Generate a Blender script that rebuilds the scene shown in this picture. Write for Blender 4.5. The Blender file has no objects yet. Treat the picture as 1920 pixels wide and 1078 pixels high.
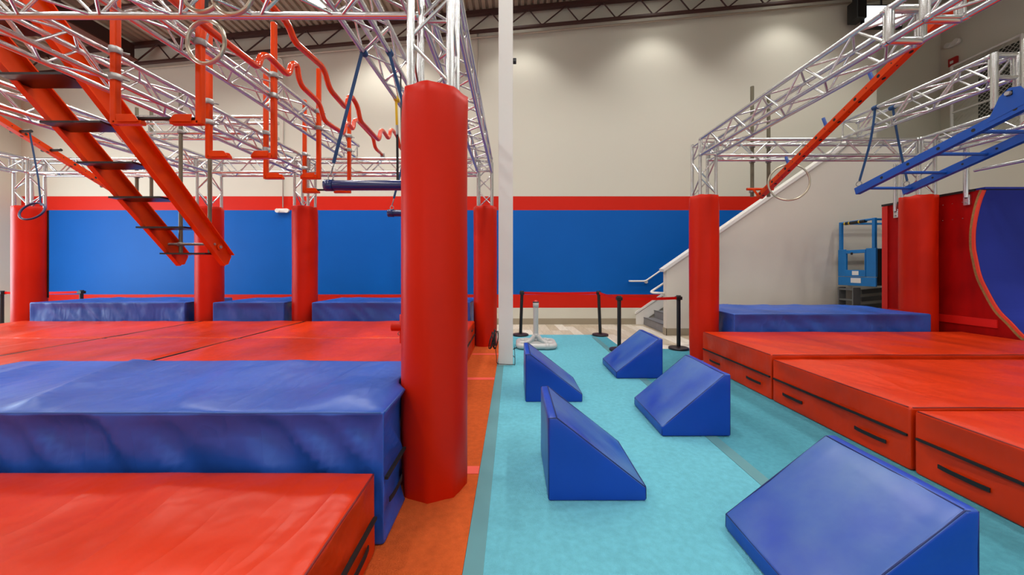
import bpy, bmesh, math, random
from mathutils import Vector, Matrix, noise
random.seed(7)
scene = bpy.context.scene
COL = scene.collection

# ------------------------------------------------------------------ camera
F, VX, VY, CH = 680.0, 962.0, 503.0, 1.48      # focal (px), vanishing point, eye height
cd = bpy.data.cameras.new('camera'); cam = bpy.data.objects.new('camera', cd); COL.objects.link(cam)
cam.location = (0, 0, CH); cam.rotation_euler = (math.pi/2, 0, 0)
cd.sensor_fit = 'HORIZONTAL'; cd.sensor_width = 36.0; cd.lens = F/1920*36
cd.shift_x = -(VX-960)/1920.0; cd.shift_y = -(539-VY)/1920.0
cd.clip_start = 0.05; cd.clip_end = 100
scene.camera = cam

# ------------------------------------------------------------------ world, exposure
w = bpy.data.worlds.new('world'); scene.world = w; w.use_nodes = True
w.node_tree.nodes['Background'].inputs[0].default_value = (0.9, 0.95, 1.0, 1)
w.node_tree.nodes['Background'].inputs[1].default_value = 0.6
vs = scene.view_settings
vs.view_transform = 'Standard'; vs.look = 'None'; vs.gamma = 1.0; vs.use_curve_mapping = False
vs.exposure = 0.0
scene.cycles.max_bounces = 6; scene.cycles.diffuse_bounces = 4; scene.cycles.glossy_bounces = 3; scene.cycles.transmission_bounces = 2
scene.cycles.use_adaptive_sampling = True; scene.cycles.adaptive_threshold = 0.03

LAMP_W = 345.0
WASH_W = 200.0          # lamps beside the rear wall
DOOR_W = 320.0
FRONT_W = 80.0

def area(name, loc, rot, sx, sy, power, color=(1, 1, 1), parent=None):
    l = bpy.data.lights.new(name, 'AREA'); l.shape = 'RECTANGLE'; l.size = sx; l.size_y = sy
    l.energy = power; l.color = color
    o = bpy.data.objects.new(name, l); COL.objects.link(o); o.location = loc; o.rotation_euler = rot
    return o
# daylight through the left wall door; unseen front fill added behind the camera
area('daylight_door', (-12.93, 5.6, 2.1), (0, -math.pi/2, 0), 3.4, 4.2, DOOR_W, (0.72, 0.90, 1.0))
area('front_fill', (0.5, -4.9, 2.4), (math.pi/2, 0, 0), 14.0, 3.4, FRONT_W, (1.0, 0.98, 0.95))

# ------------------------------------------------------------------ materials
MATS = {}
def lin(c):
    return tuple(((v/255.0)/12.92 if v/255.0 <= 0.04045 else ((v/255.0+0.055)/1.055)**2.4) for v in c)
def mat(name, rgb, rough=0.5, metal=0.0, bump=None, var=None, spec=0.5, emit=None, sheen=0, stain=None, linear=None, coat=0, bump2=None):
    """bump=(scale, strength, (sx,sy,sz), detail); var=(scale, amount) brightness mottling; stain=(rgb, scale, lo, hi)"""
    if name in MATS: return MATS[name]
    m = bpy.data.materials.new(name); m.use_nodes = True
    nt = m.node_tree; b = nt.nodes['Principled BSDF']
    base = tuple(linear) if linear else lin(rgb)
    b.inputs['Base Color'].default_value = (*base, 1)
    b.inputs['Roughness'].default_value = rough; b.inputs['Metallic'].default_value = metal
    b.inputs['Specular IOR Level'].default_value = spec
    if coat: b.inputs['Coat Weight'].default_value = coat; b.inputs['Coat Roughness'].default_value = 0.15
    if sheen: b.inputs['Sheen Weight'].default_value = sheen
    if emit:
        b.inputs['Emission Color'].default_value = (*emit[0], 1); b.inputs['Emission Strength'].default_value = emit[1]
    tc = None
    def coord(scale3=(1, 1, 1)):
        nonlocal tc
        if tc is None: tc = nt.nodes.new('ShaderNodeTexCoord')
        mp = nt.nodes.new('ShaderNodeMapping'); mp.inputs['Scale'].default_value = scale3
        nt.links.new(tc.outputs['Object'], mp.inputs['Vector']); return mp.outputs[0]
    last = None
    if var:
        n = nt.nodes.new('ShaderNodeTexNoise'); n.inputs['Scale'].default_value = var[0]; n.inputs['Detail'].default_value = 5
        nt.links.new(coord(var[2] if len(var) > 2 else (1, 1, 1)), n.inputs['Vector'])
        r = nt.nodes.new('ShaderNodeMapRange'); r.inputs[1].default_value = 0.3; r.inputs[2].default_value = 0.7
        r.inputs[3].default_value = 1-var[1]; r.inputs[4].default_value = 1+var[1]
        nt.links.new(n.outputs['Fac'], r.inputs[0])
        mx = nt.nodes.new('ShaderNodeMix'); mx.data_type = 'RGBA'; mx.blend_type = 'MULTIPLY'; mx.inputs[0].default_value = 1
        mx.inputs[6].default_value = (*base, 1); nt.links.new(r.outputs[0], mx.inputs[7]); last = mx.outputs[2]
    if stain:
        n = nt.nodes.new('ShaderNodeTexNoise'); n.inputs['Scale'].default_value = stain[1]; n.inputs['Detail'].default_value = 6
        nt.links.new(coord(), n.inputs['Vector'])
        r = nt.nodes.new('ShaderNodeMapRange'); r.inputs[1].default_value = stain[2]; r.inputs[2].default_value = stain[3]
        r.inputs[3].default_value = 0; r.inputs[4].default_value = stain[4]; r.clamp = True
        nt.links.new(n.outputs['Fac'], r.inputs[0])
        mx = nt.nodes.new('ShaderNodeMix'); mx.data_type = 'RGBA'
        nt.links.new(r.outputs[0], mx.inputs[0])
        if last is not None: nt.links.new(last, mx.inputs[6])
        else: mx.inputs[6].default_value = (*base, 1)
        mx.inputs[7].default_value = (*lin(stain[0]), 1); last = mx.outputs[2]
    if last is not None: nt.links.new(last, b.inputs['Base Color'])
    if bump:
        n = nt.nodes.new('ShaderNodeTexNoise'); n.inputs['Scale'].default_value = bump[0]
        n.inputs['Detail'].default_value = bump[3] if len(bump) > 3 else 3
        nt.links.new(coord(bump[2] if len(bump) > 2 else (1, 1, 1)), n.inputs['Vector'])
        bp = nt.nodes.new('ShaderNodeBump'); bp.inputs['Strength'].default_value = bump[1]; bp.inputs['Distance'].default_value = 0.05
        nt.links.new(n.outputs['Fac'], bp.inputs['Height']); nt.links.new(bp.outputs[0], b.inputs['Normal'])
        if bump2:        # long directional creases: (scale, strength, (sx,sy,sz), (rx,ry,rz))
            n2 = nt.nodes.new('ShaderNodeTexNoise'); n2.inputs['Scale'].default_value = bump2[0]; n2.inputs['Detail'].default_value = 2
            n2.inputs['Distortion'].default_value = 0.4
            v2 = coord(bump2[2]); v2.node.inputs['Rotation'].default_value = bump2[3]; nt.links.new(v2, n2.inputs['Vector'])
            m1 = nt.nodes.new('ShaderNodeMath'); m1.operation = 'SUBTRACT'; m1.inputs[1].default_value = 0.5; nt.links.new(n2.outputs['Fac'], m1.inputs[0])
            m2 = nt.nodes.new('ShaderNodeMath'); m2.operation = 'ABSOLUTE'; nt.links.new(m1.outputs[0], m2.inputs[0])
            m3 = nt.nodes.new('ShaderNodeMath'); m3.operation = 'POWER'; m3.inputs[1].default_value = 0.85; nt.links.new(m2.outputs[0], m3.inputs[0])
            b2 = nt.nodes.new('ShaderNodeBump'); b2.invert = True; b2.inputs['Strength'].default_value = bump2[1]; b2.inputs['Distance'].default_value = 0.05
            nt.links.new(m3.outputs[0], b2.inputs['Height']); nt.links.new(bp.outputs[0], b2.inputs['Normal']); nt.links.new(b2.outputs[0], b.inputs['Normal'])
    MATS[name] = m; return m

M_RED   = mat('red_vinyl', (200, 48, 3), 0.38, var=(1.6, 0.07), bump=(2.8, 0.55, (1, 1, 0.6), 3), spec=0.26, bump2=(1.2, 0.34, (2.6, 0.8, 1.4), (0.0, 0.2, 0.4)))
M_PAD   = mat('red_pad_vinyl', (194, 30, 3), 0.42, var=(1.2, 0.06), bump=(3.0, 0.14, (1, 1, 0.35), 2), spec=0.16)
M_BLUE  = mat('blue_vinyl', (30, 80, 172), 0.40, var=(1.5, 0.08), bump=(2.4, 0.6, (1, 1, 0.7), 3), spec=0.55, bump2=(1.2, 0.45, (2.6, 0.7, 0.9), (0.0, 0.5, 0.4)))
M_WEDGEP = mat('wedge_vinyl', (6, 62, 170), 0.34, var=(2.0, 0.06), bump=(5.0, 0.09), spec=0.5)
M_WEDGE = mat('wedge_vinyl_scuffed_lit', (6, 62, 170), 0.34, var=(2.0, 0.06), bump=(5.0, 0.09), spec=0.6,
              stain=((112, 150, 166), 1.5, 0.36, 0.68, 0.60))  # slope faces: grey scuffs, plus a paler tone standing for light on the slope
M_SEAMB = mat('blue_seam', (18, 34, 96), 0.6)
M_SEAMM = mat('blue_mat_seam', (40, 84, 156), 0.5)
M_SEAMR = mat('red_seam', (120, 16, 10), 0.6)
M_BLACK = mat('black_webbing', (14, 13, 14), 0.7)
M_BLKP  = mat('black_plastic', (16, 15, 16), 0.45)
M_BASE  = mat('stanchion_base', (38, 24, 26), 0.4)
M_ALU   = mat('aluminium', (0, 0, 0), 0.27, 0.97, linear=(0.66, 0.67, 0.66))
M_ALUB  = mat('aluminium_brace', (0, 0, 0), 0.27, 0.97, linear=(0.64, 0.65, 0.64))
M_CLAMP = mat('clamp_steel', (0, 0, 0), 0.35, 0.9, linear=(0.36, 0.35, 0.33), bump=(40, 0.5))
M_GALV  = mat('galvanised_pipe', (110, 104, 86), 0.42, 0.55, var=(14, 0.25, (1, 1, 0.15)))
M_ORG   = mat('orange_steel', (212, 62, 2), 0.32, var=(2.5, 0.10), spec=0.2)
M_ORGP  = mat('orange_pipe', (214, 60, 6), 0.16, spec=0.5, coat=0.2)
M_STRAP = mat('blue_strap', (22, 66, 112), 0.7)
M_NAVY  = mat('navy_pad', (14, 34, 92), 0.22, spec=0.6)
M_YEL   = mat('yellow_strap', (214, 176, 20), 0.7)
M_RING  = mat('steel_ring', (0, 0, 0), 0.30, 0.85, linear=(0.52, 0.47, 0.36))
M_TREAD = mat('tread_black', (18, 16, 24), 0.28, spec=0.6)
M_LBLUE = mat('ladder_blue', (16, 78, 168), 0.32, spec=0.5)
M_LIFT  = mat('lift_blue', (12, 112, 178), 0.40, var=(5, 0.06))
M_LIFTG = mat('lift_grey', (112, 112, 110), 0.45, 0.3)
M_LIFTK = mat('lift_black', (12, 12, 14), 0.6)
M_WHITE = mat('white_paint', (224, 220, 212), 0.45)
M_PVC   = mat('grey_pvc', (190, 188, 184), 0.32)
M_COLW  = mat('white_column_paint', (214, 212, 206), 0.55, var=(0.7, 0.02))
M_WALL  = mat('beige_wall', (206, 202, 186), 0.70, var=(0.35, 0.015), spec=0.2)
M_WALLS = mat('stair_wall', (208, 201, 187), 0.62, var=(0.6, 0.03), spec=0.2)
M_WBLUE = mat('wall_blue', (0, 88, 172), 0.46, var=(0.8, 0.04), spec=0.18)
M_WRED  = mat('wall_red', (200, 30, 8), 0.48, var=(0.8, 0.03), spec=0.2)
M_BBRD  = mat('baseboard_vinyl', (150, 138, 116), 0.6)
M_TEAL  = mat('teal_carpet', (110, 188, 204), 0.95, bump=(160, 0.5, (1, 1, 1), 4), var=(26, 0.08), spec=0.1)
M_TEALD = mat('teal_carpet_shaded', (86, 160, 176), 0.95, bump=(160, 0.5, (1, 1, 1), 4), var=(26, 0.08), spec=0.1)  # separate roll, base darkened further for the shade beside the right mats
M_TAPE  = mat('teal_tape', (86, 138, 144), 0.6, var=(3, 0.05))
M_ORC   = mat('orange_carpet', (206, 92, 42), 0.95, bump=(150, 0.5, (1, 1, 1), 4), var=(24, 0.10), spec=0.1)
M_PINK  = mat('pink_tape', (230, 82, 66), 0.6)
M_STEP  = mat('grey_stair', (122, 120, 120), 0.7, var=(8, 0.06))
M_STEEL = mat('dark_joist', (64, 34, 28), 0.6)
M_DECK  = mat('roof_deck', (150, 132, 112), 0.55, var=(3, 0.05))
M_WOODB = mat('plank_floor_base', (204, 192, 172), 0.45, var=(6, 0.10, (4, 0.4, 1)))
M_PLYR  = mat('red_plywood', (160, 4, 2), 0.6, spec=0.15, var=(7, 0.16, (1, 1, 0.25)))
M_PLYE  = mat('plywood_edge', (150, 116, 62), 0.7, var=(30, 0.2))
M_RIDE  = mat('ramp_blue', (34, 50, 146), 0.7, spec=0.2, var=(1.1, 0.10, (1, 1, 0.3)))
M_TRIMR = mat('red_trim_strip', (226, 62, 38), 0.5)
M_LED   = mat('lamp_diffuser', (255, 255, 255), 0.5, emit=((1.0, 0.97, 0.90), 14))
M_LED.cycles.emission_sampling = 'NONE'
M_LEDP  = mat('monitor_screen', (235, 240, 250), 0.4, emit=((0.86, 0.93, 1.0), 1.4))
M_DARKW = mat('dark_louvre', (52, 52, 44), 0.5)
M_REDBX = mat('alarm_red', (176, 26, 22), 0.4)
PLANKS = [mat('plank_%d' % i, c, 0.42, var=(7, 0.13, (5, 0.5, 1)), bump=(20, 0.05, (5, 0.4, 1)))
          for i, c in enumerate([(226, 217, 200), (205, 192, 170), (188, 172, 146), (216, 205, 186), (198, 184, 160)])]

# ------------------------------------------------------------------ helpers
def tag(o, label=None, cat=None, group=None, kind=None):
    if label: o['label'] = label
    if cat: o['category'] = cat
    if group: o['group'] = group
    if kind: o['kind'] = kind
    return o
def thing(name, loc, label, cat, group=None):
    o = bpy.data.objects.new(name, None); COL.objects.link(o); o.location = loc; o.empty_display_size = 0.1; WM[o.name] = Matrix.Translation(Vector(loc))
    return tag(o, label, cat, group)
WM = {}
def place(o, parent):
    """link o at its world transform, parented without moving it"""
    COL.objects.link(o); WM[o.name] = o.matrix_basis.copy()
    if parent is not None:
        wp = WM[parent.name]
        if max(abs(c-1) for c in wp.to_scale()) < 1e-6 and wp.to_quaternion().angle < 1e-6:
            o.matrix_basis = Matrix.Translation(-wp.translation) @ o.matrix_basis
            o.parent = parent
        else: o.parent = parent; o.matrix_parent_inverse = wp.inverted()
    return o
def mesh(name, verts, faces, m, parent=None, smooth=False, origin=None):
    me = bpy.data.meshes.new(name)
    o3 = Vector(origin) if origin is not None else Vector((0, 0, 0))
    me.from_pydata([Vector(v)-o3 for v in verts], [], faces); me.materials.append(m); me.update()
    if smooth: me.polygons.foreach_set('use_smooth', [True]*len(me.polygons))
    o = bpy.data.objects.new(name, me); o.location = o3
    return place(o, parent)
def from_bm(name, bm, m, parent=None, smooth=False, origin=None, fix=True):
    if fix: bmesh.ops.recalc_face_normals(bm, faces=bm.faces[:])
    me = bpy.data.meshes.new(name); bm.to_mesh(me); bm.free()
    for q in (m if isinstance(m, (list, tuple)) else [m]): me.materials.append(q)
    if smooth: me.polygons.foreach_set('use_smooth', [True]*len(me.polygons))
    o3 = Vector(origin) if origin is not None else Vector((0, 0, 0))
    if origin is not None: me.transform(Matrix.Translation(-o3))
    o = bpy.data.objects.new(name, me); o.location = o3
    return place(o, parent)
def bm_box(bm, x0, x1, y0, y1, z0, z1, bevel=0.0):
    r = bmesh.ops.create_cube(bm, size=1)
    for v in r['verts']:
        v.co = Vector(((x0+x1)/2+v.co.x*(x1-x0), (y0+y1)/2+v.co.y*(y1-y0), (z0+z1)/2+v.co.z*(z1-z0)))
    if bevel:
        es = list({e for v in r['verts'] for e in v.link_edges})
        bmesh.ops.bevel(bm, geom=es, offset=bevel, segments=2, affect='EDGES', profile=0.5)
def box(name, x0, x1, y0, y1, z0, z1, m, parent=None, bevel=0.0, origin=None):
    bm = bmesh.new(); bm_box(bm, x0, x1, y0, y1, z0, z1, bevel)
    if origin is None: origin = ((x0+x1)/2, (y0+y1)/2, z0)
    return from_bm(name, bm, m, parent, False, origin)
_cyl = {}
def cyl_mesh(seg, m, smooth=True):
    key = (seg, m.name)
    if key not in _cyl:
        me = bpy.data.meshes.new('tube'); vs_, fs = [], []
        for k in range(seg):
            a = 2*math.pi*k/seg; vs_ += [(math.cos(a), math.sin(a), 0), (math.cos(a), math.sin(a), 1)]
        for k in range(seg):
            j = (k+1) % seg; fs.append((2*k, 2*j, 2*j+1, 2*k+1))
        fs.append(tuple(2*k for k in reversed(range(seg)))); fs.append(tuple(2*k+1 for k in range(seg)))
        me.from_pydata(vs_, [], fs); me.materials.append(m); me.update()
        me.polygons.foreach_set('use_smooth', [True]*seg+[False, False])
        _cyl[key] = me
    return _cyl[key]
def tube(name, p0, p1, r, m, parent=None, seg=10):
    p0, p1 = Vector(p0), Vector(p1); d = p1-p0
    o = bpy.data.objects.new(name, cyl_mesh(seg, m))
    q = Vector((0, 0, 1)).rotation_difference(d.normalized()) if d.length else Matrix.Identity(3).to_quaternion()
    o.matrix_basis = Matrix.Translation(p0) @ q.to_matrix().to_4x4() @ Matrix.Diagonal((r, r, d.length, 1))
    return place(o, parent)
_bar = {}
def bar(name, p0, p1, wd, hg, m, parent=None, up=(0, 0, 1)):
    """rectangular bar from p0 to p1, wd across, hg along up"""
    p0, p1 = Vector(p0), Vector(p1); d = p1-p0; z = d.normalized()
    x = Vector(up).cross(z)
    x = x.normalized() if x.length > 1e-6 else Vector((1, 0, 0)); y = z.cross(x)
    if m.name not in _bar:
        bm = bmesh.new(); bmesh.ops.create_cube(bm, size=1)
        for v in bm.verts: v.co.z += 0.5
        me = bpy.data.meshes.new('bar'); bm.to_mesh(me); bm.free(); me.materials.append(m); _bar[m.name] = me
    o = bpy.data.objects.new(name, _bar[m.name])
    R = Matrix((x, y, z)).transposed().to_4x4()
    o.matrix_basis = Matrix.Translation(p0) @ R @ Matrix.Diagonal((wd, hg, d.length, 1))
    return place(o, parent)
def sweep(name, pts, r, m, parent=None, seg=12, closed=False, flat=None):
    """tube along a polyline; flat=(w,t) makes a ribbon section"""
    P = [Vector(p) for p in pts]; n = len(P); vs_, fs = [], []
    T = []
    for i in range(n):
        a = P[i-1] if (i > 0 or closed) else P[i]; b = P[(i+1) % n] if (i < n-1 or closed) else P[i]
        T.append((b-a).normalized())
    ref = Vector((0, 0, 1)) if abs(T[0].z) < 0.9 else Vector((1, 0, 0))
    u = T[0].cross(ref).normalized()
    for i in range(n):
        u = (u-T[i]*u.dot(T[i])).normalized(); v = T[i].cross(u)
        for k in range(seg):
            a = 2*math.pi*k/seg
            if flat:
                cx, cy = [(1, 1), (-1, 1), (-1, -1), (1, -1)][k]; off = u*cx*flat[1]/2+v*cy*flat[0]/2
            else: off = u*math.cos(a)*r+v*math.sin(a)*r
            vs_.append(P[i]+off)
    m_ = n if closed else n-1
    for i in range(m_):
        for k in range(seg):
            a, b = i*seg+k, i*seg+(k+1) % seg; c, d = ((i+1) % n)*seg+(k+1) % seg, ((i+1) % n)*seg+k
            fs.append((a, b, c, d))
    if not closed:
        fs.append(tuple(reversed(range(seg)))); fs.append(tuple((n-1)*seg+k for k in range(seg)))
    return mesh(name, vs_, fs, m, parent, not flat, P[0])
def smooth_path(pts, n=6):
    P = [Vector(p) for p in pts]; out = []
    for i in range(len(P)-1):
        p0 = P[max(i-1, 0)]; p1 = P[i]; p2 = P[i+1]; p3 = P[min(i+2, len(P)-1)]
        for k in range(n):
            t = k/n; out.append(0.5*((2*p1)+(p2-p0)*t+(2*p0-5*p1+4*p2-p3)*t*t+(3*p1-p0-3*p2+p3)*t**3))
    out.append(P[-1]); return out
def round_corners(pts, rad, n=5):
    P = [Vector(p) for p in pts]; out = [P[0]]
    for i in range(1, len(P)-1):
        a, b, c = P[i-1], P[i], P[i+1]
        r1 = min(rad, (a-b).length*0.48, (c-b).length*0.48)
        s, e = b+(a-b).normalized()*r1, b+(c-b).normalized()*r1
        for k in range(n+1):
            t = k/n; out.append(s*(1-t)**2+b*2*t*(1-t)+e*t*t)
    out.append(P[-1]); return out
def onx(x, y, X):
    """point of the vertical plane at lateral distance X seen in direction (x, y): fixes its distance"""
    k = (x-VX)/X; return Vector((X, F/k, CH+(VY-y)/k))
def ring_pts(c, r, nrm, n=40):
    nrm = Vector(nrm).normalized(); a = nrm.orthogonal().normalized(); b = nrm.cross(a)
    return [Vector(c)+a*r*math.cos(2*math.pi*k/n)+b*r*math.sin(2*math.pi*k/n) for k in range(n)]
def extrude_poly(name, poly, axis, a0, a1, m, parent=None, bevel=0.0, smooth=False, segs=2):
    """poly in the two other axes (x: (y,z); y: (x,z); z: (x,y)) extruded from a0 to a1"""
    def P(u, v, a): return {'x': (a, u, v), 'y': (u, a, v), 'z': (u, v, a)}[axis]
    bm = bmesh.new()
    A = [bm.verts.new(P(u, v, a0)) for u, v in poly]; B = [bm.verts.new(P(u, v, a1)) for u, v in poly]
    n = len(poly)
    bm.faces.new(A); bm.faces.new(B)
    for i in range(n): bm.faces.new((A[i], A[(i+1) % n], B[(i+1) % n], B[i]))
    bmesh.ops.recalc_face_normals(bm, faces=bm.faces[:])
    if bevel: bmesh.ops.bevel(bm, geom=bm.edges[:], offset=bevel, segments=segs, affect='EDGES', profile=0.6)
    return from_bm(name, bm, m, parent, smooth, P(sum(p[0] for p in poly)/n, min(p[1] for p in poly), (a0+a1)/2) if axis != 'z' else (poly[0][0], poly[0][1], a0))

# ------------------------------------------------------------------ room shell
YB, YR = 9.585, 10.35           # rear wall, recessed rear wall at right
XL, XR, XREC = -13.0, 12.2, 9.61
YF = -5.2
def ceil_z(X, extra=0.0): return 7.66 + 0.0939*X + extra     # underside of the joists, roof rises to the right
ZT = 10.2
def quad_wall(name, strips, m_list, fn):
    bm = bmesh.new()
    for (z0, z1, mi) in strips:
        f = bm.faces.new([bm.verts.new(p) for p in fn(z0, z1)]); f.material_index = mi
    o = from_bm(name, bm, m_list, None, fix=False)
    return tag(o, kind='structure')
strips = [(0, 0.437, 0), (0.437, 0.789, 1), (0.789, 3.016, 2), (3.016, 3.383, 1), (3.383, ZT, 0)]
quad_wall('wall_back', strips, [M_WALL, M_WRED, M_WBLUE], lambda a, b: [(XL, YB, a), (XREC, YB, a), (XREC, YB, b), (XL, YB, b)])
bm = bmesh.new()
for P in ([(XREC, YB, 0), (XREC, YR, 0), (XREC, YR, ZT), (XREC, YB, ZT)], [(XREC, YR, 0), (XR, YR, 0), (XR, YR, ZT), (XREC, YR, ZT)]):
    bm.faces.new([bm.verts.new(p) for p in P])
tag(from_bm('wall_recess', bm, M_WALL, None, fix=False), kind='structure')
tag(mesh('wall_right', [(XR, YF, 0), (XR, YR, 0), (XR, YR, ZT), (XR, YF, ZT)], [(0, 1, 2, 3)], M_WALL), kind='structure')
# left wall with a tall open door that lets daylight in
dy0, dy1, dz = 3.4, 7.8, 3.9
bm = bmesh.new()
for y0, y1, z0, z1 in ((YF, dy0, 0, ZT), (dy1, YB, 0, ZT), (dy0, dy1, dz, ZT)):
    bm.faces.new([bm.verts.new(p) for p in ((XL, y0, z0), (XL, y1, z0), (XL, y1, z1), (XL, y0, z1))])
tag(from_bm('wall_left', bm, M_WALL, None, fix=False), kind='structure')
bm = bmesh.new()
for x0, x1, z0, z1 in ((XL, -6.6, 0, ZT), (7.6, XR, 0, ZT), (-6.6, 7.6, 0, 0.65), (-6.6, 7.6, 4.15, ZT)):
    bm.faces.new([bm.verts.new(p) for p in ((x0, YF, z0), (x1, YF, z0), (x1, YF, z1), (x0, YF, z1))])
tag(from_bm('wall_front', bm, M_WALL, None, fix=False), kind='structure')
tag(box('baseboard_back', XL, 3.24, YB-0.015, YB+0.001, 0, 0.155, M_BBRD), kind='structure')

# floor slab with planks, carpets
fl = tag(box('floor', XL, XR, YF, YR, -0.12, -0.012, M_WOODB), kind='structure')
pw, pl = 0.225, 1.25
prot = math.radians(-2.6)
ix = 0
x = -1.1
while x < 5.0:
    off = random.random()*pl
    yy = 6.3-off
    while yy < YB+0.3:
        y0, y1 = yy, min(yy+pl-0.004, YB+0.3)
        if y1 > 6.4:
            cx = x+pw/2; sh = lambda Y: -(Y-8.0)*math.tan(prot)*-1
            vsx = []
            y1c = min(y1, YB-0.02)
            if y1c > y0+0.02:
                for (xx, YY) in ((x, y0), (x+pw-0.004, y0), (x+pw-0.004, y1c), (x, y1c)):
                    vsx.append((xx+(YY-8.0)*math.tan(prot), YY))
                V = [(a, b, -0.013) for a, b in vsx]+[(a, b, -0.004) for a, b in vsx]
                mesh('plank', V, [(4, 5, 6, 7), (0, 1, 5, 4), (1, 2, 6, 5), (2, 3, 7, 6), (3, 0, 4, 7)], random.choice(PLANKS), fl, origin=(cx, (y0+y1c)/2, -0.013))
        yy += pl
    x += pw
def slab(name, poly, z0, z1, m, parent=None):
    n = len(poly); V = [(a, b, z0) for a, b in poly]+[(a, b, z1) for a, b in poly]
    Fs = [tuple(range(n, 2*n)), tuple(reversed(range(n)))]+[(i, (i+1) % n, n+(i+1) % n, n+i) for i in range(n)]
    return mesh(name, V, Fs, m, parent, origin=(poly[0][0], poly[0][1], z0))
tag(slab('teal_carpet', [(-0.245, YF+0.3), (1.72, YF+0.3), (1.72, 8.08), (-0.245, 8.08)], -0.011, 0, M_TEAL),
    'pale teal carpet roll of the lane with the blue wedges', 'carpet')
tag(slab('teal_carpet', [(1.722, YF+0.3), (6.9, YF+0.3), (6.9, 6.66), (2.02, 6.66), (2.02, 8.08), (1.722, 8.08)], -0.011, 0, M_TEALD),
    'teal carpet roll along the right red mats, darkened for their shade', 'carpet')
tag(slab('orange_carpet', [(-12.9, YF+0.3), (-0.247, YF+0.3), (-0.247, 7.35), (-12.9, 7.35)], -0.011, 0, M_ORC),
    'orange carpet strip between the left mats and the teal lane', 'carpet')
tag(slab('carpet_tape', [(-0.243, YF+0.3), (-0.145, YF+0.3), (-0.145, 7.9), (-0.243, 7.9)], 0.0005, 0.003, M_TAPE),
    'grey teal seam tape along the edge of the orange carpet', 'tape')
tag(slab('carpet_tape', [(1.69, YF+0.3), (1.79, YF+0.3), (1.79, 7.80), (1.69, 7.80)], 0.0005, 0.003, M_TAPE),
    'grey teal seam tape running under the right hand wedges', 'tape')
for yy, t in ((2.66, 'nearest pink tape line across the orange carpet, beside the big red post'), (4.86, 'middle pink tape line across the orange carpet'),
              (6.25, 'farthest pink tape line across the orange carpet, before the rear post')):
    tag(slab('floor_tape', [(-0.70, yy-0.05), (-0.25, yy-0.05), (-0.25, yy+0.05), (-0.70, yy+0.05)], 0.0005, 0.003, M_PINK), t, 'tape', 'pink tape lines')

# ceiling: fluted deck, open web joists, girder
bm = bmesh.new(); prev = None
xs = []
x = XL
while x < XR:
    for dx, hz in ((0, 0), (0.085, 0), (0.105, 0.05), (0.145, 0.05), (0.165, 0)): xs.append((x+dx, hz))
    x += 0.165
for X, hz in xs:
    z = ceil_z(X, 0.56)+hz; cur = (bm.verts.new((X, YF, z)), bm.verts.new((X, YR, z)))
    if prev: bm.faces.new((prev[0], cur[0], cur[1], prev[1]))
    prev = cur
tag(from_bm('ceiling', bm, M_DECK, None, fix=False), kind='structure')
jy = [9.38, 7.55, 5.7, 3.85, 2.0, 0.15, -1.7, -3.55]
for n, Y in enumerate(jy):
    o = thing('roof_joist', (0, Y, ceil_z(0)), ['dark open web roof joist beside the rear wall', 'second dark roof joist from the rear wall', 'third dark roof joist from the rear wall',
              'fourth dark roof joist from the rear wall', 'fifth dark roof joist from the rear wall, overhead', 'roof joist just in front of overhead, sixth from the rear wall',
              'roof joist behind the viewer, seventh from the rear wall', 'roof joist nearest the front wall'][n], 'joist', 'roof joists')
    bar('bottom_chord', (XL+0.02, Y, ceil_z(XL, 0.025)), (XR-0.02, Y, ceil_z(XR, 0.025)), 0.09, 0.05, M_STEEL, o)
    bar('top_chord', (XL+0.02, Y, ceil_z(XL, 0.50)), (XR-0.02, Y, ceil_z(XR, 0.50)), 0.12, 0.09, M_STEEL, o)
    x = XL+0.3; up = True
    if Y > 3:
        while x < XR-0.8:
            a = (x, Y, ceil_z(x, 0.03 if up else 0.48)); b = (x+0.62 if up else x+0.34, Y, ceil_z(x+0.5, 0.48 if up else 0.03))
            tube('web', a, b, 0.018, M_STEEL, o, 6); x = b[0]; up = not up
g = thing('roof_girder', (-9.75, 9.3, 6.98), 'dark steel roof girder running away above the left trusses', 'girder')
GX = -9.75; gz = ceil_z(GX, 0.06)
box('bottom_flange', GX-0.13, GX+0.13, YF+0.2, 9.32, gz, gz+0.03, mat('girder_flange', (92, 44, 30), 0.6), g)
box('web_plate', GX-0.02, GX+0.02, YF+0.2, 9.32, gz+0.03, gz+0.42, M_STEEL, g)
# conduits on the rear wall
tag(sweep('conduit', [(-11.8, 9.5, ceil_z(-11.8, -0.05)), (12, 9.5, ceil_z(12, -0.05))], 0.022, mat('conduit_paint', (176, 160, 140), 0.5), seg=8),
    'beige conduit running along the top of the rear wall', 'conduit')
tag(sweep('conduit', round_corners([(-6.35, 9.55, 7.02), (-6.06, 9.55, 7.02), (-6.06, 9.55, 3.08)], 0.2), 0.014, M_WALLS, seg=8),
    'thin vertical conduit above the white emergency light', 'conduit')
tag(sweep('conduit', [(-0.92, 9.56, 7.7), (-0.92, 9.56, 3.4)], 0.012, M_WALLS, seg=8), 'thin vertical conduit left of the white column', 'conduit')

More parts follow.
